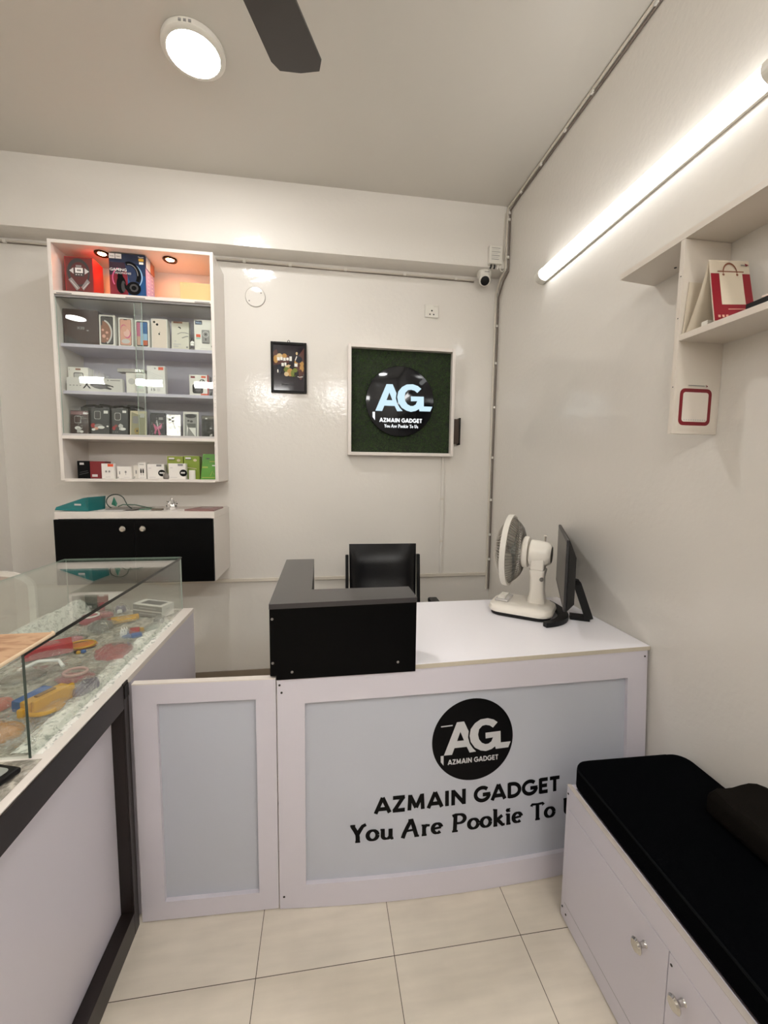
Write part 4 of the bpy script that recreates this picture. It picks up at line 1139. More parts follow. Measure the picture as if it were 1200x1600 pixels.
def d_s8(p, w, h):
    p.rect(w * .1, h * .86, w * .45, h * .94, WHT); p.rect(w * .1, h * .84, w * .5, h * .87, DGRY); p.ell(w * .72, h * .82, w * .12, h * .06, CREAM, 12); p.line([(w * .2, h * .5), (w * .8, h * .45)], .004, CREAM)
carton('power_adapter_box', 'olive green box half hidden behind the white charger box', 'box', -0.905, -0.816, 2.66, z5, .135, .06, LIME, d_s8, group=GR5)
carton('power_adapter_box', 'olive green box beside the bright green pouch', 'box', -0.810, -0.722, 2.655, z5, .138, .06, mat('print_lime_green', '#8fa63a', rough=.4), d_s8, group=GR5)
q = MB(); q.lathe([(0.0, 0.0), (0.018, 0.0), (0.0185, .003), (0.0185, .050), (0.017, .054), (0.0, .054)], WHITEPL, 24, Matrix.Translation((-0.752, 2.608, z5)))
tag(q.build('small_tub'), 'small white cylindrical tub in front of the olive green box', 'tub')
def d_s9(p, w, h):
    p.ell(w * .45, h * .84, w * .12, h * .025, DGRY, 14); p.rect(w * .1, h * .46, w * .45, h * .52, LIME); p.rect(w * .55, h * .70, w * .95, h * .74, LIME); p.rect(w * .72, h * .54, w * .92, h * .58, WHT); p.line([(w * .6, h * .14), (w * .75, h * .34), (w * .85, h * .2)], .003, LIME); p.rect(w * .08, h * .06, w * .9, h * .09, LIME)
q = MB(); x0, w, h = -0.707, .090, .150
q.add([(x0, 2.615, z5), (x0 + w, 2.615, z5), (x0 + w, 2.65, z5), (x0, 2.65, z5), (x0 + .012, 2.632, z5 + h), (x0 + w, 2.632, z5 + h), (x0 + w, 2.638, z5 + h), (x0 + .012, 2.638, z5 + h)], [[3, 2, 1, 0], [0, 1, 5, 4], [1, 2, 6, 5], [2, 3, 7, 6], [3, 0, 4, 7], [4, 5, 6, 7]], GRNP)
d_s9(Print(q, lambda u, v, e: (x0 + u, 2.615 + 0.017 * v / h - e, z5 + v)), w, h * .98)
tag(q.build('green_pouch'), 'bright green pouch at the right end of the bottom shelf', 'pouch', GR5)

# ================================================================== LOW WALL CABINET
LX0, LX1, LYF, LZ0, LZ1 = -1.422, -0.600, 2.470, 0.806, 1.206
o = thing('low_cabinet', 'low white wall cupboard with two wide black doors and round knobs', 'cabinet', ((LX0 + LX1) / 2, YB, LZ0))
q = MB(); q.box(LX0, LYF + 0.002, LZ1 - 0.038, LX1, YB - 0.001, LZ1, CABW, 0.0015); q.build('top_panel', o)
for x in (LX0, LX1 - 0.018):
    q = MB(); q.box(x, LYF + 0.002, LZ0, x + 0.018, YB - 0.001, LZ1 - 0.0385, CABW, 0.001); q.build('side_panel', o)
q = MB(); q.box(LX0 + 0.0185, LYF + 0.020, LZ0, LX1 - 0.0185, YB - 0.001, LZ0 + 0.018, CABW); q.build('bottom_panel', o)
xm = (LX0 + LX1) / 2 - 0.008
for (x0, x1, kx) in ((LX0 + 0.004, xm - 0.001, -1.070), (xm + 0.001, LX1 - 0.005, -0.968)):
    q = MB(); q.box(x0, LYF - 0.016, LZ0 + 0.002, x1, LYF + 0.0015, LZ1 - 0.040, BLACKLAM, 0.001); dd = q.build('door', o)
    q = MB(); q.lathe([(0.007, 0), (0.006, .010), (0.015, .016), (0.0165, .022), (0.013, .027), (0.0, .029)], CHROME, 24, Matrix.Translation((kx, LYF - 0.0165, 1.115)) @ Matrix.Rotation(PI / 2, 4, 'X')); q.build('knob', dd)

zl = LZ1 + 0.0006
q = MB()      # teal paper gift bag lying on its side, mouth pointing left
A = [(-1.452, 2.53, zl + .004), (-1.268, 2.50, zl), (-1.262, 2.50, zl + .078), (-1.300, 2.52, zl + .072), (-1.452, 2.545, zl + .020)]
B = [(p[0] + .02, p[1] + .14, p[2]) for p in A]
n = len(A)
q.add(A + B, [list(range(n))] + [[n + i for i in reversed(range(n))]] + [[(i + 1) % n, i, n + i, n + (i + 1) % n] for i in range(n)], TEAL)
def fbag(u, v, e):
    a, bq = Vector((-1.452, 2.53, zl + .004)), Vector((-1.268, 2.50, zl))
    return a + (bq - a) * u + Vector((0, -e, 0)) + Vector((0, 0, 1)) * v
pr = Print(q, fbag, 0.0015); pr.rect(.60, .030, .80, .040, LGRY)
tag(q.build('gift_bag'), 'teal paper gift bag lying on its side on the low cupboard', 'bag')

o = thing('cable_and_papers', 'dark green wire loop lying on grey leaflets on the low cupboard', 'cable', (-1.12, 2.60, zl))
q = MB(); loop = [(-1.180 + .05 * math.cos(t) , 2.62, zl + .045 + .042 * math.sin(t)) for t in [PI * 1.5 - 2 * PI * i / 22 * .72 for i in range(23)]]
q.tube(loop + [(-1.10, 2.58, zl + .025), (-1.07, 2.56, zl + .010)], .003, mat('dark_green_wire', '#23382f', rough=.4), 8)
q.tube([(-1.15, 2.58, zl + .02), (-1.12, 2.57, zl + .032), (-1.06, 2.58, zl + .030), (-1.00, 2.60, zl + .012), (-0.985, 2.62, zl + .008)], .003, mat('dark_green_wire_pale', '#46604e', rough=.4), 8)
q.build('wire', o)
q = MB(); q.add([(-1.195, 2.60, zl + .03), (-1.18, 2.60, zl + .075), (-1.165, 2.605, zl + .035), (-1.17, 2.60, zl + .018)], [[0, 1, 2, 3], [3, 2, 1, 0]], mat('leaf_green_card', '#1f6a55', rough=.4)); q.build('tag', o)
q = MB(); q.box(-1.238, 2.525, zl, -1.10, 2.70, zl + .004, LGRY, .0008); q.build('leaflet', o)
q = MB(); q.box(-1.20, 2.54, zl + .0045, -1.045, 2.68, zl + .009, mat('leaflet_grey', '#7f7a74', rough=.35), .0008); q.build('leaflet', o)
q = MB(); q.box(-1.04, 2.58, zl, -0.985, 2.66, zl + .005, mat('leaflet_green', '#4f7a64', rough=.35), .0008); q.build('leaflet', o)
q = MB(); q.box(-0.962, 2.545, zl, -0.905, 2.575, zl + .010, mat('brown_stick', '#6d6254', rough=.4), .002)
tag(q.build('pen_drive'), 'small brown stick beside the silver crystal ornament', 'stick')
q = MB(); M = Matrix.Translation((-0.868, 2.60, zl))
q.lathe([(0.030, 0.0), (0.031, .014), (0.027, .020), (0.024, .034), (0.016, .048), (0.006, .058), (0.004, .066), (0.0, .070)], mat('crystal_silver', '#cfccc8', rough=.12, metal=.6), 8, M, smooth=False)
for k in range(16):
    a = 2 * PI * k / 16
    q.lathe([(0.0, -.004), (.0045, 0), (0, .005)], BLK if k % 2 else CHROME, 6, M @ Matrix.Translation((.027 * math.cos(a), .027 * math.sin(a), .022 + .012 * (k % 3))), smooth=False)
tag(q.build('crystal_ornament'), 'small silver crystal ornament on the low cupboard', 'ornament')
o = thing('booklet', 'mauve brown booklet lying at the right end of the low cupboard', 'booklet', (-0.69, 2.58, zl))
q = MB(); q.quadbox([(-0.772, 2.512), (-0.604, 2.476), (-0.602, 2.70), (-0.735, 2.72)], zl, zl + .008, MAUVE); q.build('cover', o)
q = MB(); q.quadbox([(-0.71, 2.62), (-0.645, 2.612), (-0.645, 2.628), (-0.71, 2.636)], zl + .0082, zl + .0092, LGRY); q.build('title_strip', o)

# ================================================================== COUNTER DESK
def fy(x, z=0.787):
    s = min(z / 0.787, 1.0)        # straight along the top, bowed out along the floor
    return (1.285 + 0.041 * x) * s + (1.2465 + 0.085 * (x - 0.48) ** 2) * (1 - s)
KX0, KX1, KZ, KT = -0.139, 1.200, 0.787, 0.0155
ZT = KZ + KT
o = thing('counter_desk', 'white bow-fronted counter desk with black shop lettering on its front', 'counter', (0.53, 1.6, 0))
def bowed(mb, x0, x1, z0, z1, d0, d1, material, n=60, m=6):
    """board following the bowed front between depths d0 and d1 behind it; z0, z1 may vary along x"""
    f0 = z0 if callable(z0) else (lambda x: z0)
    f1 = z1 if callable(z1) else (lambda x: z1)
    vs, fs = [], []
    k = 2 * (m + 1)
    for i in range(n + 1):
        x = x0 + (x1 - x0) * i / n
        zs_ = [f0(x) + (f1(x) - f0(x)) * j / m for j in range(m + 1)]
        vs += [(x, fy(x, z) + d0, z) for z in zs_] + [(x, fy(x, z) + d1, z) for z in reversed(zs_)]
    for i in range(n):
        a, c = i * k, (i + 1) * k
        for j in range(k):
            fs.append([a + j, a + (j + 1) % k, c + (j + 1) % k, c + j])
    fs.append(list(reversed(range(k)))); fs.append([n * k + j for j in range(k)])
    mb.add(vs, fs, material)
IX0, IX1, IZ0 = -0.054, 1.117, 0.084
IZ1 = lambda x: 0.7038 - 0.0124 * (x + 0.054)
q = MB()
bowed(q, KX0, IX0, 0.002, KZ, 0, 0.018, LAM, 8); bowed(q, IX1, KX1, 0.002, KZ, 0, 0.018, LAM, 10)
bowed(q, IX0, IX1, 0.002, IZ0, 0, 0.018, LAM); bowed(q, IX0, IX1, IZ1, KZ, 0, 0.018, LAM)
q.build('front_frame', o)
q = MB(); bowed(q, IX0, IX1, IZ0, IZ1, 0.0145, 0.018, INSET); fp = q.build('front_panel', o)
for x, z in ((KX0 + .014, .045), (KX0 + .014, .745), (KX1 - .012, .765), (KX0 + .008, .77)):
    q = MB(); q.lathe([(0.0035, -.0005), (0.0035, .0012), (0.0, .0014)], SCREW, 10, Matrix.Translation((x, fy(x, z), z)) @ Matrix.Rotation(PI / 2, 4, 'X')); q.build('screw', o)
q = MB()
TX0 = KX0 - .001
poly = [(TX0 + (1.209 - TX0) * i / 40, fy(TX0 + (1.209 - TX0) * i / 40) - 0.001) for i in range(41)] + [(1.209, 1.952), (TX0, 1.952)]
q.quadbox(poly, KZ, ZT, LAMTOP)
q.build('countertop', o)
q = MB(); bowed(q, TX0, 1.209, KZ + .0004, ZT - .0004, -0.0022, -0.0012, EDGE, 50); q.build('edge_band', o)
for x in (KX0, KX1 - .018):
    q = MB(); q.box(x, max(fy(x), fy(x, 0)) + 0.0185, 0.002, x + .018, 1.945, KZ - .0005, LAM); q.build('side_panel', o)
q = MB(); pr = Print(q, lambda u, v, e: (u, fy(u, v) + 0.0145 - e, v), 0.0008, 0.0002, 0.02)
LU, LV, LR = 0.5165, 0.5205, 0.1455
pr.ell(LU, LV, LR * 1.013, LR * .975, BLK, 72)
LWH = mat('logo_cut_white', '#c9c9ca', rough=.35)
logo_letters(pr, LU, LV, LR, LWH)
pr.poly([(LU + p[0] * LR, LV + p[1] * LR) for p in LOGO_DASH], LWH)
pr.poly([(LU + p[0] * LR, LV + p[1] * LR) for p in LOGO_TICK], LWH)
stroke_text(pr, 'AZMAIN GADGET', BOLD, LU - .63 * LR, LV - .545 * LR, .118 * LR, LWH, 1.27 * LR, 0.22, 0.22)
q.build('round_logo', fp)['label'] = 'round black logo with pale initials'
q = MB(); pr = Print(q, lambda u, v, e: (u, fy(u, v) + 0.0145 - e, v), 0.0008, 0.0002, 0.03)
stroke_text(pr, 'AZMAIN GADGET', BOLD, 0.172, 0.298, 0.0535, BLK, 0.680, 0.25, 0.25)
q.build('shop_name', fp)['label'] = 'bold black shop name'
kx = 0.868 / stroke_width('You Are Pookie To Us', HAND, 1.0)
ux = 0.090
for word in 'You Are Pookie To Us'.split():
    ww = stroke_width(word, HAND, kx)
    q = MB(); pr = Print(q, lambda u, v, e: (u, fy(u, v) + 0.0145 - e, v), 0.0008, 0.0002, 0.03)
    stroke_text(pr, word, HAND, ux, 0.207, 0.0565, BLK, ww, 0.13, 0.255)
    q.build('slogan_word', fp)['label'] = 'black slogan word in a swelling serif hand'
    ux += ww + HAND[' '][0] * kx

# half gate between the glass showcase and the counter
GX0, GX1, GYF, GZ1 = -0.566, -0.1425, 1.2905, 0.790
def gy(x):
    return 1.2965 - (x - GX0) / (GX1 - GX0) * 0.0165
o = thing('counter_gate', 'white half-height gate with a frosted inset between showcase and counter', 'gate', ((GX0 + GX1) / 2, 1.30, 0))
def slab(mb, x0, x1, z0, z1, d0, d1, mt):
    mb.quadbox([(x0, gy(x0) + d0), (x1, gy(x1) + d0), (x1, gy(x1) + d1), (x0, gy(x0) + d1)], z0, z1, mt)
g0, g1, h0, h1 = -0.496, -0.204, 0.066, 0.727
q = MB()
slab(q, GX0, g0, .004, GZ1, 0, .020, LAM); slab(q, g1, GX1, .004, GZ1, 0, .020, LAM); slab(q, g0, g1, .004, h0, 0, .020, LAM); slab(q, g0, g1, h1, GZ1, 0, .020, LAM)
q.build('frame', o)
q = MB(); slab(q, g0, g1, h0, h1, .0145, .0185, INSET); q.build('inset_panel', o)
q = MB(); slab(q, GX0, GX1, GZ1 + .0003, GZ1 + .004, -.001, .021, CABW); q.build('top_edge', o)

# black hutch on the counter's left end
o = thing('counter_hutch', 'black L-shaped raised shelf box on the counter\'s left end', 'hutch', (0.07, 1.5, ZT))
HX0, HX1, HZ1 = -0.158, 0.306, 1.032
Lp = [(HX0, fy(HX0) - .0045)] + [(HX0 + (HX1 - HX0) * i / 12, fy(HX0 + (HX1 - HX0) * i / 12) - .0045) for i in range(1, 13)] + [(HX1, 1.424), (-0.034, 1.424), (-0.034, 1.936), (HX0, 1.936)]
q = MB(); q.quadbox(Lp, ZT + .0006, HZ1 - .0165, BLACKLAM); q.build('body', o)
q = MB(); bowed(q, TX0, HX1, lambda x: 0.789 - 0.016 * (x - TX0), ZT + .0006, -.0045, -.0026, BLACKLAM, 12); q.build('front_lip', o)
Lt = [(HX0 - .001, fy(HX0) - .006)] + [(HX0 + (HX1 - HX0) * i / 12 , fy(HX0 + (HX1 - HX0) * i / 12) - .006) for i in range(1, 12)] + [(HX1 + .001, fy(HX1) - .006), (HX1 + .001, 1.4245), (-0.0335, 1.4245), (-0.0335, 1.9365), (HX0 - .001, 1.9365)]
q = MB(); q.quadbox(Lt, HZ1 - .016, HZ1, BLACKTOP); q.build('top_board', o)
for x, z in ((HX0 + .008, .985), (HX0 + .008, .845), (HX0 + .066, .812), (HX1 - .06, .818)):
    q = MB(); q.lathe([(0.0042, -.0005), (0.0042, .0012), (0.0, .0016)], SCREWG, 10, Matrix.Translation((x, fy(x) - .0047, z)) @ Matrix.Rotation(PI / 2, 4, 'X')); q.build('screw', o)

# ================================================================== GLASS SHOWCASE COUNTER
SX, SXL, SY0, SY1, RIM = -0.578, -1.170, 0.12, 1.965, 0.810
o = thing('display_showcase', 'white and dark framed showcase counter carrying a low glass case', 'showcase', (-0.87, 1.05, 0))
q = MB(); q.box(SXL, SY0, 0.004, SX - 0.034, SY1 - .004, RIM - 0.0185, LAM); q.build('body', o)
q = MB(); q.box(SX - 0.0335, 1.3245, 0.004, SX - .002, SY1, RIM - 0.0185, LAM); q.build('end_panel', o)
q = MB(); q.box(SXL - .01, SY0 - .005, RIM - 0.018, SX, SY1 + .002, RIM, CABW, .001); q.build('top_board', o)
q = MB(); q.box(SX - 0.033, SY0, 0.737, SX + .0004, 1.262, 0.7915, DARKFRAME); q.box(SX + .0006, SY0, 0.737, SX + .005, 1.262, 0.8085, DARKFRAME, .001); q.build('top_rail', o)
q = MB(); q.box(SX - 0.033, SY0, 0.002, SX + .005, 1.262, 0.078, DARKFRAME, .0015); q.build('kick_rail', o)
q = MB(); q.box(SX - 0.033, 1.2625, 0.002, SX + .0004, 1.2925, 0.7915, DARKFRAME); q.box(SX + .0006, 1.2625, 0.002, SX + .005, 1.2925, 0.812, DARKFRAME, .001)
q.box(SX + .005, 1.2640, 0.765, SX + .0075, 1.2905, 0.805, FR, .0008); q.build('corner_post', o)

GXF, GXL, GY0, GY1, GZ0, GZT, gt = -0.623, -1.092, 0.953, 1.955, RIM + .0006, 1.0445, 0.006
o = thing('glass_case', 'low clear glass case full of bagged trinkets on the showcase counter', 'glass case', ((GXF + GXL) / 2, 1.45, GZ0))
def pane(name, x0, y0, z0_, x1, y1, z1_, m=GLS):
    q = MB(); q.box(x0, y0, z0_, x1, y1, z1_, m)
    return q, name
q, nme = pane('front_pane', GXF - gt, GY0, GZ0, GXF, GY1, GZT); q.build(nme, o)
q, nme = pane('rear_pane', GXL, GY0 , GZ0, GXL + gt, GY1, GZT); q.build(nme, o)
q, nme = pane('end_pane', GXL + gt + .0005, GY1 - gt, GZ0, GXF - gt - .0005, GY1, GZT); q.build(nme, o)
q, nme = pane('end_pane', GXL + gt + .0005, GY0, GZ0, GXF - gt - .0005, GY0 + gt, GZT); q.build(nme, o)
q = MB(); q.box(GXL - .004, GY0 - .003, GZT + .0004, GXF + .002, GY1 + .002, GZT + .0050, GLSTOP); q.build('top_pane', o)
q = MB()
q.box(GXF + .0021, GY0 - .003, GZT + .0002, GXF + .0034, GY1 + .002, GZT + .0052, GLSEDGE)
q.box(GXF - .0040, GY0, GZT - .0055, GXF + .0004, GY1, GZT + .0002, GLSEDGE)
q.build('front_edge', o)['label'] = 'dark polished glass edge'
q = MB()
q.box(GXF - .0046, GY0 - .0010, GZ0, GXF + .0002, GY0 + .0005, GZT, mat('glass_edge_green', '#3a453d', rough=.15))
q.box(GXF - .0045, GY1 - .0005, GZ0, GXF + .0004, GY1 + .0008, GZT, GLSEDGEL)
q.box(GXL, GY1 - .0005, GZ0, GXL + .004, GY1 + .0008, GZT, GLSEDGEL)
q.box(GXL - .004, GY1 + .0021, GZT + .0004, GXF + .002, GY1 + .0031, GZT + .0050, GLSEDGEL)
q.box(GXL - .0052, GY0, GZT + .0004, GXL - .0041, GY1 + .002, GZT + .0050, GLSEDGEL)
q.build('upright_edge', o)

# crumpled white film lining, inside the case and a little in front of it
def crumple(x0, y0, x1, y1, z, amp, nx, ny, seed):
    r2 = random.Random(seed)
    vs, fs = [], []
    for j in range(ny + 1):
        for i in range(nx + 1):
            e = min(i, nx - i, j, ny - j)
            vs.append((x0 + (x1 - x0) * (i + r2.uniform(-.3, .3) * (e > 0)) / nx, y0 + (y1 - y0) * (j + r2.uniform(-.3, .3) * (e > 0)) / ny, z + (0.0004 if e == 0 else r2.uniform(0.0006, amp))))
    for j in range(ny):
        for i in range(nx):
            a = j * (nx + 1) + i
            fs.append([a, a + 1, a + nx + 2, a + nx + 1])
    return vs, fs
LINER = mottled('crumpled_white_liner', '#c4bdb0', '#8b877c', 42, 0.25, 0.36, 0.60, bump=.004)
LACE = mottled('white_lace', '#f0eee6', '#a3a69c', 70, 0.5, 0.34, 0.50, bump=.004)
q = MB(); q.add(*crumple(GXL + .012, GY0 + .010, GXF - .0075, GY1 - .012, GZ0, .0045, 44, 88, 5), LINER)
tag(q.build('liner_sheet'), 'crumpled white lace-like sheet lining the floor of the glass case', 'sheet')
q = MB(); q.add(*crumple(-1.10, .62, -.598, GY0 - .006, RIM + .0004, .004, 44, 28, 6), LINER)
tag(q.build('liner_sheet'), 'crumpled white sheet in front of the glass case, under the black tablet', 'sheet')

vs, fs = crumple(-1.082, 1.40, -.985, 1.93, GZ0 + .004, .012, 22, 80, 8)
vs = [(p[0], p[1], p[2] + .055 * math.sin(PI * min(max((p[0] + 1.082) / .097, 0), 1)) ** .8) for p in vs]
q = MB(); q.add(vs, fs, LACE)
tag(q.build('lace_cloth'), 'bunched white lace cloth heaped along the far side of the glass case', 'cloth')
r2 = random.Random(9)
vs, fs = [], []
xs_ = [-.672, -.662, -.652, -.643, -.635, -.6295, -.6225, -.617, -.611, -.606]
for j in range(131):
    for i, x in enumerate(xs_):
        flat = 4 < i < 7 or j in (0, 130) or i in (0, 9)
        vs.append((x + (0 if 4 < i < 7 else r2.uniform(-.003, .003)), GY0 + .012 + (GY1 - GY0 - .16) * (j + r2.uniform(-.3, .3)) / 130, RIM + (.0003 if 4 < i < 7 else .0058 if (i < 5 and flat) else r2.uniform(.0062, .011) if i < 5 else .0004 if flat else r2.uniform(.001, .004))))
for j in range(130):
    for i in range(9):
        a = j * 10 + i; fs.append([a, a + 1, a + 11, a + 10])
q = MB(); q.add(vs, fs, LACE)
tag(q.build('lace_border'), 'narrow white lace edging lying along the inside of the front glass', 'cloth')

# bagged trinkets
BAGN = [0]
def bag(o, cx, cy, w, d, rot, hgt, seed):
    r2 = random.Random(seed)
    n, m_ = 13, 11
    M = Matrix.Translation((cx, cy, 0)) @ Matrix.Rotation(rot, 4, 'Z')
    vs, fs = [], []
    for j in range(m_ + 1):
        for i in range(n + 1):
            u, v = i / n, j / m_
            e = min(i, n - i, j, m_ - j)
            hh = hgt * (math.sin(PI * u) * math.sin(PI * v)) ** 0.45 if e else 0
            vs.append(((u - .5) * w + (r2.uniform(-.002, .002) if e else r2.uniform(-.003, .003)), (v - .5) * d + r2.uniform(-.002, .002), GZ0 + .006 + hh + (r2.uniform(-.0022, .0022) if e else 0)))
    for j in range(m_):
        for i in range(n):
            a = j * (n + 1) + i
            fs.append([a, a + 1, a + n + 2, a + n + 1])
    Mi = M.inverted()
    for k, p in enumerate(vs):
        w_ = M @ Vector(p)
        w_.x = min(max(w_.x, GXL + .010), GXF - gt - .002); w_.y = min(max(w_.y, GY0 + gt + .002), GY1 - gt - .002)
        vs[k] = Mi @ w_
    q = MB(M); q.add(vs, fs, FILM); q.build('clear_bag', o)

def blob(mb, cx, cy, rx, ry, h, mt, rot=0.0, seed=0, n=18, jag=.08, z0=GZ0 + .006):
    r2 = random.Random(seed)
    M = Matrix.Translation((cx, cy, z0)) @ Matrix.Rotation(rot, 4, 'Z')
    prof = [(1.0, 0.0), (1.04, .35), (.95, .75), (.72, 1.0), (0.0, 1.02)]
    vs, fs = [], []
    jj = [1 + r2.uniform(-jag, jag) for _ in range(n)]
    for k, (r, z) in enumerate(prof):
        for i in range(n):
            a = 2 * PI * i / n
            vs.append(M @ Vector((rx * r * jj[i] * math.cos(a), ry * r * jj[i] * math.sin(a), h * z * (1 + (r2.uniform(-jag, jag) if 0 < k < 4 else 0)))))
    for k in range(len(prof) - 1):
        for i in range(n):
            fs.append([k * n + i, k * n + (i + 1) % n, (k + 1) * n + (i + 1) % n, (k + 1) * n + i])
    mb.add(vs, fs, mt, True)

def trinket(name, label, cat, cx, cy, rx, ry, h, mt, rot=0.0, jag=.06, extra=None, bagged=True, seed=1, bw=1.3):
    o = thing(name, label, cat, (cx, cy, GZ0 + .006), 'bagged trinkets in the glass case')
    q = MB(); blob(q, cx, cy, rx, ry, h, mt, rot, seed, jag=jag)
    if extra:
        extra(q)
    q.build('trinket', o)
    if bagged:
        bag(o, cx, cy, max(rx * 2 * bw, rx * 2 + .03), max(ry * 2 * bw, ry * 2 + .03), rot, h + .010, seed + 100)
    return o

def slabitem(q, cx, cy, w, d, h, rot, mt, z0=GZ0 + .006, bev=.004):
    q.box(-w / 2, -d / 2, 0, w / 2, d / 2, h, mt, bev, 2, Matrix.Translation((cx, cy, z0)) @ Matrix.Rotation(rot, 4, 'Z'))
def ring(q, cx, cy, r, t, z, mt, sx=1.0):
    q.tube([(cx + r * sx * math.cos(2 * PI * i / 26), cy + r * math.sin(2 * PI * i / 26), z) for i in range(26)], t, mt, 8, closed=True)
TRED = mat('trinket_red', '#b8242c', rough=.25); TRED2 = mat('trinket_crimson', '#a81c34', rough=.18, bump=.004, bscale=60); TORN = mat('trinket_orange', '#d98033', rough=.3); TYEL = mat('trinket_yellow', '#d3a02b', rough=.25)
TBLU = mat('trinket_blue', '#2f63a8', rough=.25); TPUR = mat('trinket_purple', '#5b5272', rough=.3, bump=.003, bscale=70); TGRY = mat('trinket_grey', '#55554f', rough=.3); TPNK = mat('trinket_pink', '#b5656c', rough=.3); TPAL = mat('trinket_pale_pink', '#d7b3ad', rough=.25)
TTEA = mat('trinket_pale_teal', '#9fbdb0', rough=.3); TGLD = mat('trinket_gold', '#8a6a2c', rough=.25); TCOR = mat('trinket_coral', '#d9644e', rough=.35); TGRN = mat('trinket_grey_green', '#8f9c90', rough=.25)
zt = GZ0 + .006
def ex_red(q):
    slabitem(q, -.905, 1.497, .13, .062, .036, .55, TRED); slabitem(q, -.893, 1.478, .115, .016, .028, .55, TRED2, bev=.003)
trinket('red_pouch', 'bright red padded pouch in a clear bag beside the orange tag', 'pouch', -.905, 1.497, .058, .026, .030, TRED, .55, .04, ex_red, seed=3)
trinket('orange_tag', 'round orange tag with a yellow rim right of the red pouch', 'tag', -.832, 1.553, .047, .030, .008, TORN, .5, .01, lambda q: ring(q, -.832, 1.553, .036, .003, zt + .008, TYEL, 1.15), seed=4, bagged=False)
trinket('dark_charm', 'round dark grey charm lying in the middle of the glass case', 'charm', -.852, 1.722, .040, .036, .026, TGRY, 0, .08, lambda q: (q.box(-.842, 1.702, zt + .024, -.834, 1.71, zt + .030, LGRY, .001), q.box(-.830, 1.702, zt + .024, -.824, 1.71, zt + .030, LGRY, .001)), seed=5)
def ex_yel(q):
    slabitem(q, -.800, 1.805, .10, .026, .020, .45, TYEL); slabitem(q, -.795, 1.787, .085, .014, .016, .45, TYEL); slabitem(q, -.845, 1.783, .03, .024, .018, .45, TRED)
trinket('yellow_pouch', 'yellow pouch with a red end near the grey phone boxes', 'pouch', -.805, 1.800, .045, .014, .012, TGLD, .45, .04, ex_yel, seed=6)
def ex_let(q):
    for dx, dy, r in ((-.022, .018, .5), (-.012, -.012, .5)):
        for k in range(3):
            slabitem(q, -.724 + dx + .008 * k * math.cos(.5), 1.637 + dy + .008 * k * math.sin(.5), .004, .022, .022, r, WHT, bev=.001)
        slabitem(q, -.724 + dx + .010, 1.637 + dy - .008, .020, .004, .022, r, WHT, bev=.001)
    slabitem(q, -.700, 1.652, .034, .040, .020, .3, TRED); slabitem(q, -.690, 1.668, .030, .010, .018, .2, TYEL); slabitem(q, -.680, 1.618, .034, .022, .016, .5, TBLU)
trinket('letter_keyring', 'keyring charm with white letters and red and blue pieces', 'keyring', -.712, 1.638, .032, .030, .010, TBLU, .3, .05, ex_let, seed=7)
trinket('red_figure', 'crinkled shiny red figure in a clear bag by the front glass', 'figure', -.693, 1.467, .052, .044, .028, TRED2, .3, .16, lambda q: (slabitem(q, -.66, 1.50, .022, .03, .02, .6, TRED2), slabitem(q, -.67, 1.43, .05, .012, .012, .4, TRED)), seed=8)
trinket('ring_charm', 'pale pink ring charm over a dull red pouch', 'charm', -.724, 1.308, .050, .032, .010, TPNK, .2, .10, lambda q: (ring(q, -.728, 1.318, .026, .0045, zt + .016, TPAL, 1.15), slabitem(q, -.69, 1.29, .05, .012, .014, .4, TPNK)), seed=9)
def ex_yb(q):
    slabitem(q, -.752, 1.172, .034, .085, .030, -.35, TBLU); slabitem(q, -.715, 1.160, .030, .105, .036, -.42, TYEL); slabitem(q, -.692, 1.155, .012, .105, .040, -.42, TYEL); slabitem(q, -.715, 1.160, .014, .05, .040, -.42, TGLD); slabitem(q, -.738, 1.118, .018, .030, .022, -.3, TYEL)
    q.tube([(-.700 + .030 * math.cos(t), 1.118 + .022 * math.sin(t), zt + .012) for t in [PI + PI * i / 12 for i in range(13)]], .0055, TYEL, 8)
trinket('yellow_blue_set', 'yellow and blue toy set in a shiny clear bag near the front glass', 'toy', -.715, 1.150, .050, .040, .010, TYEL, -.4, .05, ex_yb, seed=10, bw=1.0)
trinket('purple_pouch', 'dull purple round pouch beside the yellow and blue toy set', 'pouch', -.652, 1.228, .017, .038, .028, TPUR, -.35, .08, seed=11, bw=1.05)
trinket('orange_figure', 'amber orange crinkled figure in a bag near the case\'s near end', 'figure', -.745, 1.030, .052, .034, .026, mat('trinket_amber', '#c98a45', rough=.18, bump=.004, bscale=70), .2, .14, seed=12, bw=1.1)
trinket('coral_charm', 'coral orange flat charm at the left, above the amber figure', 'charm', -.835, 1.165, .034, .030, .018, TCOR, .3, .06, lambda q: slabitem(q, -.800, 1.175, .04, .006, .010, .5, WHT, bev=.002), seed=13)
trinket('pink_box', 'dusty pink tub with a white rim under the dark glass edge', 'tub', -.930, 1.802, .038, .030, .030, TPNK, 0, .02, lambda q: ring(q, -.930, 1.802, .032, .0035, zt + .030, WHT), seed=14, bagged=False)
trinket('yellow_cube', 'small pale yellow block left of the red pouch', 'block', -.990, 1.36, .018, .016, .020, mat('trinket_pale_yellow', '#d3bf78', rough=.4), .2, .03, seed=15, bagged=False)
trinket('pink_pouch', 'long dusty pink oval pouch behind the dusty pink tub', 'pouch', -.912, 1.872, .036, .020, .018, TPNK, .2, .06, seed=16, bw=1.3)
trinket('teal_ring', 'pale teal ring lying by the rear glass left of the trinkets', 'ring', -1.055, 1.36, .018, .018, .006, TTEA, 0, .02, lambda q: ring(q, -1.055, 1.36, .018, .006, zt + .012, TTEA), seed=17, bagged=False)
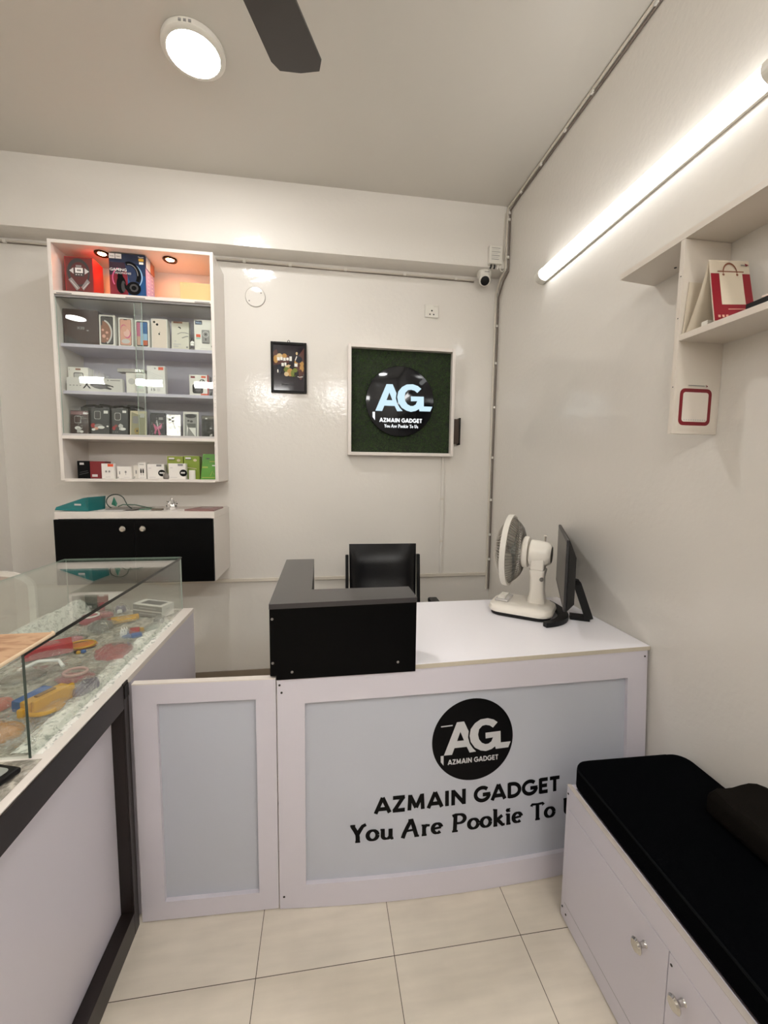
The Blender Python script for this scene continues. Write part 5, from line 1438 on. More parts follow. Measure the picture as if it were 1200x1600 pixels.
trinket('purple_figure', 'small lilac grey figure just left of the phone boxes', 'figure', -.868, 1.925, .020, .014, .026, TPUR, .3, .16, lambda q: slabitem(q, -.865, 1.908, .018, .012, .016, .2, WHT), seed=18, bw=1.3)
trinket('pink_gem_ring', 'dark rimmed pink gem ring above the red pouch', 'ring', -.890, 1.608, .030, .022, .014, mat('trinket_rose', '#c4586a', rough=.2), .3, .04, lambda q: ring(q, -.890, 1.612, .034, .003, zt + .006, TGRY, 1.2), seed=19)
trinket('grey_green_pouch', 'flat grey green pouch by the front glass', 'pouch', -.655, 1.700, .018, .034, .010, TGRN, -.3, .08, seed=20)
trinket('grey_lump', 'crumpled grey wrapped lump in front of the phone boxes', 'wrapped item', -.655, 1.765, .020, .020, .020, mat('trinket_mid_grey', '#6d6c68', rough=.3, bump=.003, bscale=60), .4, .14, seed=21)
trinket('brown_pouch', 'dull brown pouch with a pale handle left of the ring charm', 'pouch', -.875, 1.330, .050, .030, .016, mat('trinket_brown', '#77695b', rough=.35), .5, .08, lambda q: (q.tube([(-.90, 1.345, zt + .015), (-.86, 1.375, zt + .03), (-.81, 1.385, zt + .026), (-.79, 1.37, zt + .012)], .0055, WHT, 8),), seed=22)
trinket('blue_beads', 'tiny blue and black beads right of the red pouch', 'beads', -.800, 1.500, .008, .006, .009, TBLU, 0, .05, lambda q: (blob(q, -.822, 1.497, .005, .005, .008, BLK, 0, 2), blob(q, -.812, 1.493, .006, .005, .008, TYEL, 0, 3)), seed=23, bagged=False)
# crinkled empty clear wrappers between them
for k, (x, y, w, d, r) in enumerate(((-.80, 1.40, .12, .09, .3), (-.74, 1.57, .10, .07, .6), (-.92, 1.70, .12, .10, .2), (-.70, 1.88, .08, .06, .5), (-.80, 1.24, .12, .08, .4), (-.95, 1.58, .10, .08, .1), (-.66, 1.36, .06, .09, 0), (-.82, 1.02, .12, .08, .3), (-.68, 1.01, .07, .07, .3), (-.98, 1.38, .12, .12, .3))):
    r2 = random.Random(300 + k)
    n = 9
    M = Matrix.Translation((x, y, zt)) @ Matrix.Rotation(r, 4, 'Z')
    q = MB(M); vs, fs = [], []
    for j in range(n + 1):
        for i in range(n + 1):
            vs.append(((i / n - .5) * w, (j / n - .5) * d, r2.uniform(.001, .011)))
    for j in range(n):
        for i in range(n):
            a = j * (n + 1) + i; fs.append([a, a + 1, a + n + 2, a + n + 1])
    q.add(vs, fs, FILM)
    tag(q.build('clear_wrapper'), 'crinkled empty clear wrapper lying among the bagged trinkets in the glass case', 'wrapper', 'clear wrappers in the glass case')

# grey and white phone boxes stacked in the far corner
def greybox(name, label, cx, cy, z0_, w, d, h, rot, grp):
    M = Matrix.Translation((cx, cy, z0_)) @ Matrix.Rotation(rot, 4, 'Z')
    q = MB(M); q.box(-w / 2, -d / 2, 0, w / 2, d / 2, h, BOXW, .001)
    p = Print(q, plane_fn((-w / 2, -d / 2, 0), (1, 0, 0), (0, 0, 1))); p.rect(.0, .001, w, h * .86, mat('box_side_grey', '#8b8881', rough=.4)); p.rect(w * .22, h * .40, w * .80, h * .50, LGRY); p.ell(w * .08, h * .45, h * .15, h * .15, GRY, 12)
    p = Print(q, plane_fn((-w / 2, -d / 2, h), (1, 0, 0), (0, 1, 0))); p.rect(w * .18, d * .18, w * .88, d * .82, mat('box_top_grey', '#6f6d68', rough=.3)); p.rect(w * .22, d * .56, w * .82, d * .78, mat('box_top_dark', '#55534f', rough=.3)); p.rect(w * .3, d * .68, w * .7, d * .72, LGRY)
    p = Print(q, plane_fn((w / 2, -d / 2, 0), (0, 1, 0), (0, 0, 1))); p.rect(d * .3, h * .3, d * .6, h * .4, LGRY)
    return tag(q.build(name), label, 'box', grp)
greybox('phone_box', 'grey and white phone box lying under its twin in the glass case', -.718, 1.882, GZ0 + .006, .150, .068, .024, -.42, 'phone boxes in the glass case')
greybox('phone_box', 'grey and white phone box on top of its twin in the glass case', -.716, 1.880, GZ0 + .0305, .150, .068, .026, -.42, 'phone boxes in the glass case')
q = MB(); slabitem(q, -.985, 1.938, .08, .018, .040, .0, mat('trinket_box_grey', '#77766f', rough=.3), bev=.001); slabitem(q, -.948, 1.937, .012, .0195, .0405, 0, TPNK, bev=.001)
tag(q.build('trinket_box'), 'small grey box with a pink end standing at the back of the glass case', 'box')

# tan mat lying on the glass top, running out of the picture
TAN = wood_mat('tan_mat', '#c4a07e', '#a17a5b', (16, 34, 30), .8)
PALE = mat('tan_mat_edge', '#d9c2a2', rough=.7)
o = thing('tan_mat', 'tan streaky mat with a pale rounded edge lying on the glass case', 'mat', (-.86, .90, GZT + .007))
q = MB(); q.box(-1.090, GY0 - .10, GZT + .0056, -.6150, 1.044, GZT + .0125, TAN, .002); q.build('sheet', o)
q = MB(); q.tube([(-.6135, GY0 - .10, GZT + .0105), (-.6135, 1.037, GZT + .0105), (-.621, 1.0455, GZT + .0105)], .0040, PALE, 8); q.build('edge_binding', o)

# black tablet lying in front of the glass
o = thing('tablet', 'black thick-framed tablet with a pale grey screen lying before the glass case', 'tablet', (-.72, .86, RIM + .005))
M = Matrix.Translation((-.705, .875, RIM + .0055)) @ Matrix.Rotation(math.radians(-18), 4, 'Z')
q = MB(M); q.box(-.085, -.055, 0, .085, .055, .013, BLACKPL, .005, 3); q.build('case', o)
q = MB(M); pr = Print(q, plane_fn((0, 0, .013), (1, 0, 0), (0, 1, 0)), .0003); pr.rrect(-.075, -.045, .073, .044, .012, mat('tablet_screen', '#a7aca6', rough=.15)); q.build('screen', o)

# ------------------------------------------------------------------ white plastic chair behind the showcase
o = thing('plastic_chair', 'white plastic chair, only its rounded back showing left of the glass case', 'chair', (-1.56, 2.36, 0))
PLW = mat('chair_white_plastic', '#e7e1d7', rough=.35)
q = MB()
outer, inner = [], []
vs, fs = [], []
n = 24
for i in range(n + 1):
    t = PI * i / n
    for (rx, rz, yo) in ((.165, .085, 0), (.135, .060, 0), (.135, .060, .018), (.165, .085, .018)):
        vs.append((-1.60 + rx * math.cos(t), 2.30 + yo, .840 + rz * math.sin(t)))
for i in range(n):
    for k in range(4):
        a, c = i * 4, (i + 1) * 4
        fs.append([a + k, a + (k + 1) % 4, c + (k + 1) % 4, c + k])
q.add(vs, fs, PLW, True)
for sx in (-1, 1):
    q.box(-1.60 + sx * .150 - .016, 2.30, .445, -1.60 + sx * .150 + .016, 2.318, .841, PLW, .003)
q.build('backrest', o)
q = MB(); q.box(-1.733, 2.305, .445, -1.467, 2.313, .842, mat('chair_back_panel', '#c3b3a6', rough=.5), .002)
n = 16
arcp = [(-1.60 + .133 * math.cos(PI * i / n), .8425 + .057 * math.sin(PI * i / n)) for i in range(n + 1)]
vs = [(p[0], 2.305, p[1]) for p in arcp] + [(p[0], 2.313, p[1]) for p in arcp]
m_ = n + 1
q.add(vs, [list(range(m_)), [m_ + i for i in reversed(range(m_))]] + [[i, m_ + i, m_ + (i + 1) % m_, (i + 1) % m_] for i in range(m_)], mat('chair_back_panel_top', '#c3b3a6', rough=.5)); q.build('back_panel', o)
q = MB(); q.box(-1.78, 2.305, .425, -1.42, 2.70, .444, PLW, .006); q.build('seat', o)
for sx in (-1.76, -1.45):
    for sy in (2.32, 2.67):
        q = MB(); q.tube([(sx, sy, .001), (sx, sy, .424)], .016, PLW, 10); q.build('leg', o)

# ================================================================== OFFICE CHAIR
o = thing('office_chair', 'black leatherette office chair behind the counter, back to the wall', 'chair', (0.345, 2.05, 0))
Mt = Matrix.Translation((0.345, 2.27, 0.0)) @ Matrix.Rotation(math.radians(-2), 4, 'Z')
q = MB(Mt @ Matrix.Translation((0, 0, .56)) @ Matrix.Rotation(math.radians(-7), 4, 'X'))
nx, nz = 16, 16
vs, fs = [], []
for side in (0, 1):
    for j in range(nz + 1):
        for i in range(nx + 1):
            u, v = i / nx * 2 - 1, j / nz
            edge = (1 - abs(u) ** 6) * (1 - abs(2 * v - 1) ** 8)
            pad = .030 + .016 * math.sin(PI * v * 1.0) + .006 * math.cos(v * PI * 5)
            y = (-pad if side == 0 else .014) * (edge if side == 0 else 1) - .0
            vs.append((u * .192 * (1 - .03 * (1 - v)), y - .035 * (1 - u * u) * 0.3 * (side == 0), v * .475))
N1 = (nx + 1) * (nz + 1)
for side in (0, 1):
    for j in range(nz):
        for i in range(nx):
            a = side * N1 + j * (nx + 1) + i
            f = [a, a + 1, a + nx + 2, a + nx + 1]
            fs.append(f if side == 0 else f[::-1])
def rim_idx():
    L = [j for j in range(nx + 1)] + [j * (nx + 1) + nx for j in range(1, nz + 1)] + [nz * (nx + 1) + i for i in range(nx - 1, -1, -1)] + [j * (nx + 1) for j in range(nz - 1, 0, -1)]
    return L
L = rim_idx()
for k in range(len(L)):
    a, c = L[k], L[(k + 1) % len(L)]
    fs.append([c, a, N1 + a, N1 + c])
q.add(vs, fs, LEATHER, True); q.build('backrest', o)
for sx in (-1, 1):
    q = MB(Mt @ Matrix.Translation((0, 0, .56)) @ Matrix.Rotation(math.radians(-7), 4, 'X'))
    q.box(sx * .195 if sx > 0 else -.213, -.012, -.12, .213 if sx > 0 else -.195, .022, .415, BLACKPL, .004); q.build('back_frame', o)
q = MB(Mt); q.box(-.22, -.50, .455, .22, -.06, .525, LEATHER, .025, 4); q.build('seat', o)
for sx in (-1, 1):
    q = MB(Mt)
    q.tube([(sx * .222, -.02, .62), (sx * .255, -.06, .690), (sx * .268, -.14, .712), (sx * .268, -.38, .712), (sx * .255, -.42, .68), (sx * .23, -.42, .48)], .015, BLACKPL, 10)
    q.box(sx * .268 - .026, -.37, .720, sx * .268 + .026, -.05, .748, BLACKPL, .008); q.build('armrest', o)
q = MB(Mt); q.tube([(0, -.28, .06), (0, -.28, .455)], .026, CHROME, 16); q.build('gas_lift', o)
q = MB(Mt)
for k in range(5):
    a = 2 * PI * k / 5
    q.tube([(0, -.28, .085), (.27 * math.cos(a), -.28 + .27 * math.sin(a), .062)], .018, BLACKPL, 8, rr=[.024, .014])
q.build('star_base', o)
for k in range(5):
    a = 2 * PI * k / 5
    q = MB(Mt @ Matrix.Translation((.27 * math.cos(a), -.28 + .27 * math.sin(a), .0285)) @ Matrix.Rotation(a, 4, 'Z') @ Matrix.Rotation(PI / 2, 4, 'X'))
    q.lathe([(0, -.014), (.026, -.014), (.028, -.008), (.028, .008), (.026, .014), (0, .014)], BLACKPL, 18); q.build('caster', o)

# ================================================================== TABLE FAN
fb = Vector((0.925, 1.765, ZT + .0006))
o = thing('table_fan', 'white table fan with a wire grille standing on the counter', 'fan', fb)
q = MB(); 
def rr_plan(cx, cy, hx, hy, r, rot, n=6):
    pts = []
    for sx, sy, a0 in ((1, -1, -90), (1, 1, 0), (-1, 1, 90), (-1, -1, 180)):
        for k in range(n + 1):
            a = math.radians(a0 + 90 * k / n)
            pts.append(Vector((sx * (hx - r) + r * math.cos(a), sy * (hy - r) + r * math.sin(a))))
    c, s = math.cos(rot), math.sin(rot)
    return [(cx + p.x * c - p.y * s, cy + p.x * s + p.y * c) for p in pts]
yaw = math.radians(-38)
def loft(mb, rings, mt):
    n = len(rings[0][0]); vs, fs = [], []
    for pts, z in rings:
        vs += [(p[0], p[1], z) for p in pts]
    for k in range(len(rings) - 1):
        for i in range(n):
            fs.append([k * n + i, k * n + (i + 1) % n, (k + 1) * n + (i + 1) % n, (k + 1) * n + i])
    fs.append(list(reversed(range(n)))); fs.append([(len(rings) - 1) * n + i for i in range(n)])
    mb.add(vs, fs, mt, True)
bx, by = 0.912, 1.752
loft(q, [(rr_plan(bx, by, .128, .100, .055, yaw), fb.z), (rr_plan(bx, by, .130, .102, .057, yaw), fb.z + .017)], RUBBER); q.build('foot', o)
q = MB(); loft(q, [(rr_plan(bx, by, .137, .109, .060, yaw), fb.z + .0174), (rr_plan(bx, by, .140, .112, .062, yaw), fb.z + .027), (rr_plan(bx, by, .135, .107, .06, yaw), fb.z + .042), (rr_plan(bx, by, .115, .088, .05, yaw), fb.z + .054)], IVORY); q.build('base', o)
q = MB()
M = Matrix.Translation((bx - .07, by + .045, fb.z + .0545)) @ Matrix.Rotation(yaw, 4, 'Z')
q.box(-.028, -.058, 0, .030, .058, .010, LGRY, .004, 2, M)
for k in range(4):
    q.box(-.018, -.045 + .024 * k, .010, .014, -.028 + .024 * k, .018, WHITEPL, .002, 2, M)
q.build('button_panel', o)
colx, coly = 0.972, 1.735
q = MB()
loft(q, [(rr_plan(colx, coly, .040, .044, .020, yaw), fb.z + .050), (rr_plan(colx, coly, .031, .034, .016, yaw), fb.z + .10), (rr_plan(colx, coly, .030, .034, .014, yaw), fb.z + .170), (rr_plan(colx, coly, .036, .040, .014, yaw), fb.z + .205)], IVORY); q.build('column', o)
ax = Vector((-.80, .60, 0.03)).normalized()
rc = Vector((0.876, 1.826, 1.080))
def along(base, axis):
    return Matrix.Translation(base) @ axis.to_track_quat('Z', 'Y').to_matrix().to_4x4()
Ma = along(rc, ax)
q = MB(); q.lathe([(.0, -.185), (.040, -.184), (.050, -.174), (.056, -.160), (.060, -.12), (.060, -.095), (.050, -.088), (.0, -.088)], IVORY, 36, Ma); q.build('motor_housing', o)
q = MB(); q.lathe([(.0, -.187), (.036, -.1865), (.037, -.1845), (.0, -.1845)], DGRY, 28, Ma); q.build('rear_vent', o)
q = MB(); q.lathe([(.0, -.086), (.070, -.086), (.072, -.080), (.072, -.066), (.066, -.060), (.0, -.060)], IVORY, 36, Ma); q.build('motor_flange', o)
q = MB(); mb_ = rc - ax * .135; q.box(-.026, -.036, 0, .034, .036, .055, IVORY, .008, 3, Matrix.Translation((colx - .005, coly, fb.z + .203)) @ Matrix.Rotation(yaw, 4, 'Z')); q.build('neck', o)
q = MB(); kp = rc - ax * .155 + Vector((0, 0, .058)); q.tube([kp, kp + Vector((0, 0, .024))], .0035, CHROME, 8); q.lathe([(0, 0), (.008, 0), (.008, .005), (0, .005)], IVORY, 12, Matrix.Translation(kp + Vector((0, 0, .024)))); q.build('oscillation_knob', o)
q = MB(); q.lathe([(.0, -.003), (.009, -.003), (.010, .002), (.0, .004)], SCREWG, 12, along(Vector((colx - .004, coly - .040, fb.z + .165)), Vector((0.1, -1, 0)))); q.build('tilt_screw', o)
RG = .163
q = MB(); ri = [(RG - .002, -.012), (RG + .0035, -.012), (RG + .0045, 0), (RG + .0035, .012), (RG - .002, .012), (RG - .002, -.012)]
q.lathe(ri, WHITEPL, 56, Ma); q.build('grille_ring', o)
def grille(name, sgn, dep, hubr, hubz, mt, count):
    g = MB()
    for k in range(count):
        a = 2 * PI * k / count
        pts = []
        for i in range(7):
            t = i / 6
            r = RG * (1 - t) + hubr * t
            z = sgn * dep * math.sin(min(1, t * 1.35) * PI / 2)
            pts.append(Ma @ Vector((r * math.cos(a + .12 * t * sgn), r * math.sin(a + .12 * t * sgn), z)))
        g.tube(pts, .0012, mt, 4)
    for r_, z_ in ((.105, .80),):
        g.tube([Ma @ Vector((r_ * math.cos(2 * PI * i / 40), r_ * math.sin(2 * PI * i / 40), sgn * dep * z_)) for i in range(40)], .0012, mt, 4, closed=True)
    if sgn > 0:
        g.lathe([(hubr, dep), (hubr, dep + .004), (0, dep + .006)], WHITEPL, 28, Ma)
    g.build(name, o)
grille('front_grille', 1, .052, .038, .05, WIREW, 64)
grille('rear_grille', -1, .060, .060, .06, WIRE, 64)
q = MB()
for k in range(3):
    a0 = 2 * PI * k / 3 + .5
    vs, fs = [], []
    n = 10
    for j in range(n + 1):
        r = .025 + .120 * j / n
        wd = (.20 + .85 * math.sin(PI * min(1, .18 + .72 * j / n))) * .9
        for i in range(5):
            s = (i / 4 - .5)
            a = a0 + s * wd
            vs.append(Ma @ Vector((r * math.cos(a), r * math.sin(a), s * .034 - .004)))
    for j in range(n):
        for i in range(4):
            c = j * 5 + i; fs.append([c, c + 1, c + 6, c + 5])
    q.add(vs, fs, GREYBLADE, True)
q.lathe([(0, .022), (.020, .018), (.026, .005), (.026, -.03), (0, -.03)], GREYBLADE, 24, Ma)
q.build('blades', o)

# ================================================================== MONITOR
nr, fr = Vector((0.936, 1.446, 0)), Vector((1.186, 1.915, 0))
dirm = (fr - nr).normalized(); nm = Vector((-dirm.y, dirm.x, 0))     # screen side faces the chair
wm = (fr - nr).length
Mm = Matrix((( dirm.x, nm.x, 0, nr.x), (dirm.y, nm.y, 0, nr.y), (0, 0, 1, 0), (0, 0, 0, 1)))
zb, zt_ = 0.905, 1.186
o = thing('monitor', 'black computer monitor seen almost edge-on at the counter\'s wall end', 'monitor', ((nr + fr) / 2 + Vector((0, 0, ZT + .0006))))
q = MB(Mm); q.box(0, .001, zb, wm, .012, zt_, GREYPL, .003); q.build('bezel', o)
q = MB(Mm); pr = Print(q, lambda u, v, e: (u, .012 + e, v), .0003); pr.rect(.012, zb + .020, wm - .012, zt_ - .010, SCREEN); q.build('screen', o)
q = MB(Mm)
vs = [(.0, .0005, zb), (wm, .0005, zb), (wm, .0005, zt_), (0, .0005, zt_), (.045, -.030, zb + .02), (wm - .045, -.030, zb + .02), (wm - .045, -.030, zt_ - .075), (.045, -.030, zt_ - .075)]
q.add(vs, [[0, 1, 2, 3], [7, 6, 5, 4], [0, 4, 5, 1], [1, 5, 6, 2], [2, 6, 7, 3], [3, 7, 4, 0]], BLACKPL); q.build('back_cover', o)
zs = ZT + .0006
q = MB()      # boomerang foot
P0, P1, P2 = Vector((.917, 1.562, 0)), Vector((1.098, 1.590, 0)), Vector((1.092, 1.842, 0))
vs, fs = [], []
n = 18
for i in range(n + 1):
    t = i / n
    c = P0 * (1 - t) ** 2 + P1 * 2 * t * (1 - t) + P2 * t ** 2
    tg = ((P1 - P0) * (1 - t) + (P2 - P1) * t).normalized(); nn = Vector((-tg.y, tg.x, 0))
    hw = .011 + .010 * math.sin(PI * t)
    for s, z in ((-1, 0), (1, 0), (1, .020), (-1, .020)):
        p = c + nn * hw * s; vs.append((p.x, p.y, zs + z))
for i in range(n):
    for k in range(4):
        fs.append([i * 4 + k, i * 4 + (k + 1) % 4, (i + 1) * 4 + (k + 1) % 4, (i + 1) * 4 + k])
fs.append([3, 2, 1, 0]); fs.append([n * 4 + k for k in range(4)])
q.add(vs, fs, BLACKPL)
q.build('foot', o)
q = MB()     # rear prop of the stand, a leaning bar with a short floor bar
c0, c1 = Vector((1.075, 1.650, 0)), Vector((1.150, 1.612, 0))
dd = (c1 - c0).normalized(); nd = Vector((-dd.y, dd.x, 0)) * .022
def bar(a, bq, w0, mt):
    t = (bq - a).normalized(); up_ = Vector((0, 0, 1)); s = nd.normalized(); f = s.cross(t).normalized() * w0
    vs = [a + nd + f, a - nd + f, a - nd - f, a + nd - f, bq + nd + f, bq - nd + f, bq - nd - f, bq + nd - f]
    q.add(vs, [[3, 2, 1, 0], [4, 5, 6, 7], [0, 1, 5, 4], [1, 2, 6, 5], [2, 3, 7, 6], [3, 0, 4, 7]], mt)
bar(Vector((c1.x, c1.y, zs + .010)), Vector((1.112, 1.650, zs + .155)), .016, BLACKPL)
bar(Vector((c0.x + .01, c0.y, zs + .010)), Vector((c1.x + .002, c1.y, zs + .010)), .009, BLACKPL)
bar(Vector((1.118, 1.648, zs + .158)), Vector((1.075, 1.685, zs + .165)), .012, BLACKPL)
q.build('stand', o)

# ================================================================== STORAGE BENCH
ba = math.radians(1.35)
BC = Vector((0.770, 1.137, 0))
Mb = Matrix.Translation(BC) @ Matrix.Rotation(-ba, 4, 'Z')      # local x into the bench, local -y towards the viewer
BL, BD, BH = 1.65, 0.415, 0.452
o = thing('storage_bench', 'white storage bench with knobs and a black cushion along the right wall', 'bench', BC)
q = MB(Mb); q.box(.019, -BL, .004, BD - .045, -.019, BH - .02, LAM); q.build('carcass', o)
q = MB(Mb); q.box(.0005, -.0185, .004, BD - .045, 0, BH, LAM, .001); q.build('end_panel', o)
q = MB(Mb); q.box(0, -BL, .0625, .0185, -.0005 - .0185, .0640, GRY); q.build('gap_shade_strip', o)  # grey strip stands in for the shade in the joint below the doors
q = MB(Mb); q.box(0, -BL, .004, .0185, -.019, .062, LAM, .001); q.build('plinth', o)
q = MB(Mb); q.box(0, -BL, .384, .0185, -.019, BH, LAM, .001); q.build('top_rail', o)
q = MB(Mb); q.box(.001, -.0002, BH + .0003, .012, .001, BH + .002, EDGE); q.box(0, -BL, BH + .0003, .014, -.0005, BH + .0016, mat('bench_edge_band', '#c2b8b0', rough=.5)); q.build('edge_band', o)
KN = [(-.341, .300), (-.456, .300)]
for (y0, y1, ky) in ((-.0195, -.4105, -.345), (-.4125, -.82, -.456), (-.822, -1.23, -1.16), (-1.232, -BL, -1.30)):
    q = MB(Mb); q.box(-.0005, y1, .0645, .0185, y0, .3825, LAM, .001); dd_ = q.build('door', o)
    q = MB(Mb @ Matrix.Translation((-.0006, ky, .318)) @ Matrix.Rotation(-PI / 2, 4, 'Y')); q.lathe([(.008, 0), (.006, .003), (.006, .012), (.011, .017), (.016, .020), (.017, .023), (.013, .027), (0, .028)], CHROME, 24); q.build('knob', dd_)
for y, z in ((-.009, .430), (-.010, .040), (-.030, .032), (-.42, .36)):
    q = MB(Mb); q.lathe([(.003, -.0005), (.003, .0011), (0, .0013)], SCREW, 10, Matrix.Translation((-.0005, y, z)) @ Matrix.Rotation(-PI / 2, 4, 'Y')); q.build('screw', o)
q = MB(Mb); bm_ = bmesh.new(); bmesh.ops.create_cube(bm_, size=1)
x0, x1, y0, y1, z0, z1_ = .021, .418, -BL + .01, .022, BH + .0022, BH + .064
for v in bm_.verts:
    v.co = Vector(((x0 + x1) / 2 + v.co.x * (x1 - x0), (y0 + y1) / 2 + v.co.y * (y1 - y0), (z0 + z1_) / 2 + v.co.z * (z1_ - z0)))
ve = [e for e in bm_.edges if abs(e.verts[0].co.z - e.verts[1].co.z) > .01]
bmesh.ops.bevel(bm_, geom=ve, offset=.05, segments=6, profile=.5, affect='EDGES')
te = [e for e in bm_.edges if all(abs(v.co.z - z1_) < 1e-5 for v in e.verts) and len(e.link_faces) == 2 and any(abs(f.normal.z) < .5 for f in e.link_faces)]
bmesh.ops.bevel(bm_, geom=te, offset=.010, segments=3, profile=.5, affect='EDGES')
q.bm(bm_, BLACKFAB, True); cu = q.build('cushion', o)
q = MB(Mb); q.tube([(x0 + .003, y0 + .1, z1_ - .006), (x0 + .003, y1 - .05, z1_ - .006)] + [(x0 + .053 - .05 * math.cos(t), y1 - .053 + .05 * math.sin(t), z1_ - .006) for t in (PI * k / 12 for k in range(1, 6))] + [(x0 + .06, y1 - .003, z1_ - .006), (x1 - .06, y1 - .003, z1_ - .006)], .0035, mat('cushion_piping', '#0a0c0e', rough=.9, spec=.1), 8); q.build('piping', cu)

# loose bolster cushion on the bench
q = MB(); r2 = random.Random(9)
n1, n2 = 14, 10
bm_ = bmesh.new(); bmesh.ops.create_cube(bm_, size=1)
bmesh.ops.subdivide_edges(bm_, edges=list(bm_.edges), cuts=6, use_grid_fill=True)
for v in bm_.verts:
    c = v.co.copy()
    k = 1 - .10 * (abs(c.x * 2) ** 6) * (abs(c.z * 2) ** 6)
    v.co = Vector((1.118 + c.x * .178 * k, .800 + c.y * .215 * k, BH + .069 + (c.z + .5) * .072 + (.004 * math.sin(c.x * 9 + c.y * 12) if c.z > .4 else 0)))
q.bm(bm_, BLACKFAB2, True)
tag(q.build('bolster_cushion'), 'dull black square cushion block lying on the bench against the wall', 'cushion')

# ================================================================== RIGHT WALL SHELF UNIT
XF, YP = 1.055, 1.142
o = thing('wall_shelf_unit', 'white open shelf unit with an upright panel on the right wall', 'shelf', (XR, 0.9, 1.562))
q = MB(); q.box(XF, YP, 1.562, XR - .0005, YP + .016, 2.125, SHELFW, .001)
for z in (1.70, 1.90, 2.02):
    q.box(XF - .0006, YP + .006, z, XF, YP + .009, z + .003, SCREW)
q.build('upright_panel', o)
q = MB(); q.quadbox([(XF, -.30), (XR - .0005, -.30), (XR - .0005, 1.436), (XF, 1.415)], 2.1255, 2.144, SHELFW); q.build('top_board', o)
q = MB(); q.box(XF + .0005, -.30, 1.834, XR - .0005, YP - .0005, 1.852, SHELFW, .001); q.build('shelf_board', o)
q = MB(); q.lathe([(.004, 0), (.004, -.002), (0, -.002)], SCREW, 10, Matrix.Translation((1.17, 1.30, 2.1253))); q.build('screw', o)

# payment sticker on the upright panel, code left blank
o = thing('payment_sticker', 'white sticker with a red rounded frame on the shelf\'s upright panel', 'sticker', (1.125, YP, 1.575))
q = MB(); pr = Print(q, plane_fn((XF, YP, 1.562), (1, 0, 0), (0, 0, 1)), .0006)
pr.rect(.009, .012, .150, .172, mat('sticker_white', '#ded6ca', rough=.3)); q.build('paper', o)
q = MB(); pr = Print(q, lambda u, v, e: (XF + u + .0 * v, YP - e, 1.562 + v), .0010)
pr.rrect(.018, .026, .128, .136, .016, CRIM); pr.rrect(.029, .037, .117, .125, .008, mat('sticker_pale', '#e6ddd2', rough=.3))
for k in range(10):
    pr.rect(.036 + .0078 * k, .0405, .0405 + .0078 * k, .0440, LGRY)
pr.rect(.042, .1435, .098, .1455, GRY); pr.poly([(.101, .148), (.110, .144), (.104, .1395), (.1045, .1435)], CRIM)
q.build('red_frame', o)

# payment tent card on the shelf
o = thing('tent_card', 'red and cream folded payment card with a bag print on the right shelf', 'card', (1.13, 1.06, 1.8525))
zc = 1.8526
ap = Vector((1.130, 1.068, zc + .188))
apd = Vector((.060, .004, 0))
A0, A1 = Vector((1.080, 1.085, zc + .187)), Vector((1.188, 1.066, zc + .182))
B0, B1 = Vector((1.056, 1.030, zc)), Vector((1.166, 1.008, zc))
C0, C1 = Vector((1.064, 1.129, zc)), Vector((1.180, 1.120, zc))
def face(u, v, e):
    t = 1 - v
    p0 = A0 * v + B0 * t + Vector((-.006 * math.sin(PI * v), -.006 * math.sin(PI * v), 0)) * -1; p1 = A1 * v + B1 * t - Vector((-.006 * math.sin(PI * v), -.006 * math.sin(PI * v), 0))
    p = p0 * (1 - u) + p1 * u
    return p + Vector((-.25, -.93, .25)) * e
def facegrid(fn, mt, q, e0):
    vs, fs = [], []
    for j in range(9):
        for i in range(3):
            vs.append(fn(i / 2, j / 8, e0))
    for j in range(8):
        for i in range(2):
            a = j * 3 + i; fs.append([a, a + 1, a + 4, a + 3])
    q.add(vs, fs, mt)
CC = mat('tent_card_cream', '#d9cdb9', rough=.45)
q = MB(); facegrid(face, CC, q, 0); facegrid(face, CC, q, -.0012)
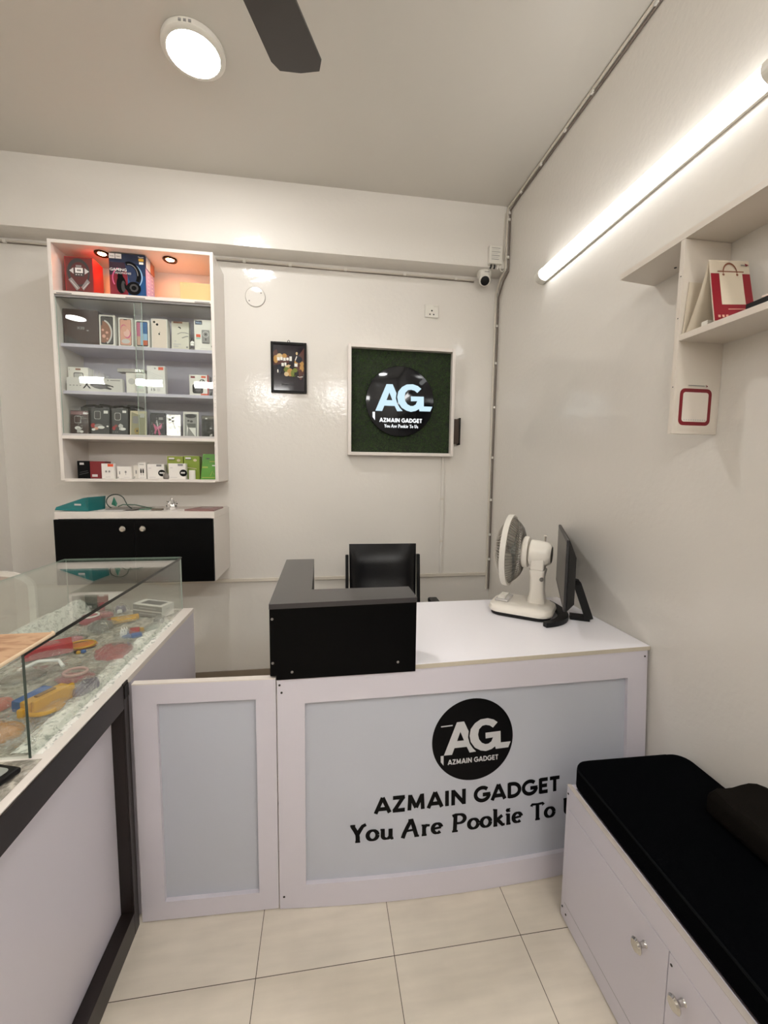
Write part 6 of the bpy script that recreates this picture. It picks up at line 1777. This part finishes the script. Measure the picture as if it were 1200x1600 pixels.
def face2(u, v, e):
    t = 1 - v
    p0 = A0 * v + C0 * t - Vector((0, .006 * math.sin(PI * v), 0)); p1 = A1 * v + C1 * t - Vector((0, .006 * math.sin(PI * v), 0))
    return p0 * (1 - u) + p1 * u + Vector((0, 1, 0)) * e
facegrid(face2, CC, q, -.0012); facegrid(face2, CC, q, 0)
q.build('card', o)
q = MB(); pr = Print(q, face, .0006, .0002, .12)
pr.rect(.02, .01, .99, .79, mat('card_red', '#8f1526', rough=.35)); pr.rect(.23, .28, .80, .82, mat('card_bag_cream', '#e0d4bf', rough=.4)); pr.rect(.19, .81, .84, .83, COPPER)
pr.line(arc(.50, .80, .17, .15, 0, 180, 14), .03, COPPER); pr.ell(.33, .77, .03, .02, COPPER, 10); pr.ell(.67, .77, .03, .02, COPPER, 10)
pr.rect(.36, .19, .78, .205, PEACH); pr.rect(.78, .92, .92, .935, GRY); pr.poly([(.88, .955), (.98, .93), (.90, .905)], CRIM)
for k in range(3):
    pr.rect(.10 + .09 * k, .06, .16 + .09 * k, .10, PEACH)
q.build('front_print', o)['label'] = 'red print with cream bag shape'
q = MB(); q.box(1.075, 1.068, zc, 1.100, 1.090, zc + .020, WHITEPL, .004)
tag(q.build('white_adapter'), 'small white block under the red and cream folded card', 'adapter')
q = MB(); q.quadbox([(1.068, .955), (1.062, .83), (1.12, .83), (1.16, .93)], zc, zc + .016, BLACKPL)
q.box(1.070, .84, zc + .0162, 1.12, .92, zc + .024, SILVER, .002)
tag(q.build('black_pouch'), 'black and silver packet lying on the right shelf before the card', 'packet')
o = thing('leaning_card', 'plain pale card leaning behind the red folded card on the right shelf', 'card', (1.11, 1.13, zc))
q = MB(); q.add([(1.062, 1.136, zc), (1.150, 1.136, zc), (1.150, 1.139, zc + .15), (1.075, 1.139, zc + .15), (1.062, 1.138, zc), (1.150, 1.138, zc), (1.150, 1.141, zc + .15), (1.075, 1.141, zc + .15)], [[0, 1, 2, 3], [7, 6, 5, 4], [0, 4, 5, 1], [1, 5, 6, 2], [2, 6, 7, 3], [3, 7, 4, 0]], CC); q.build('sheet', o)
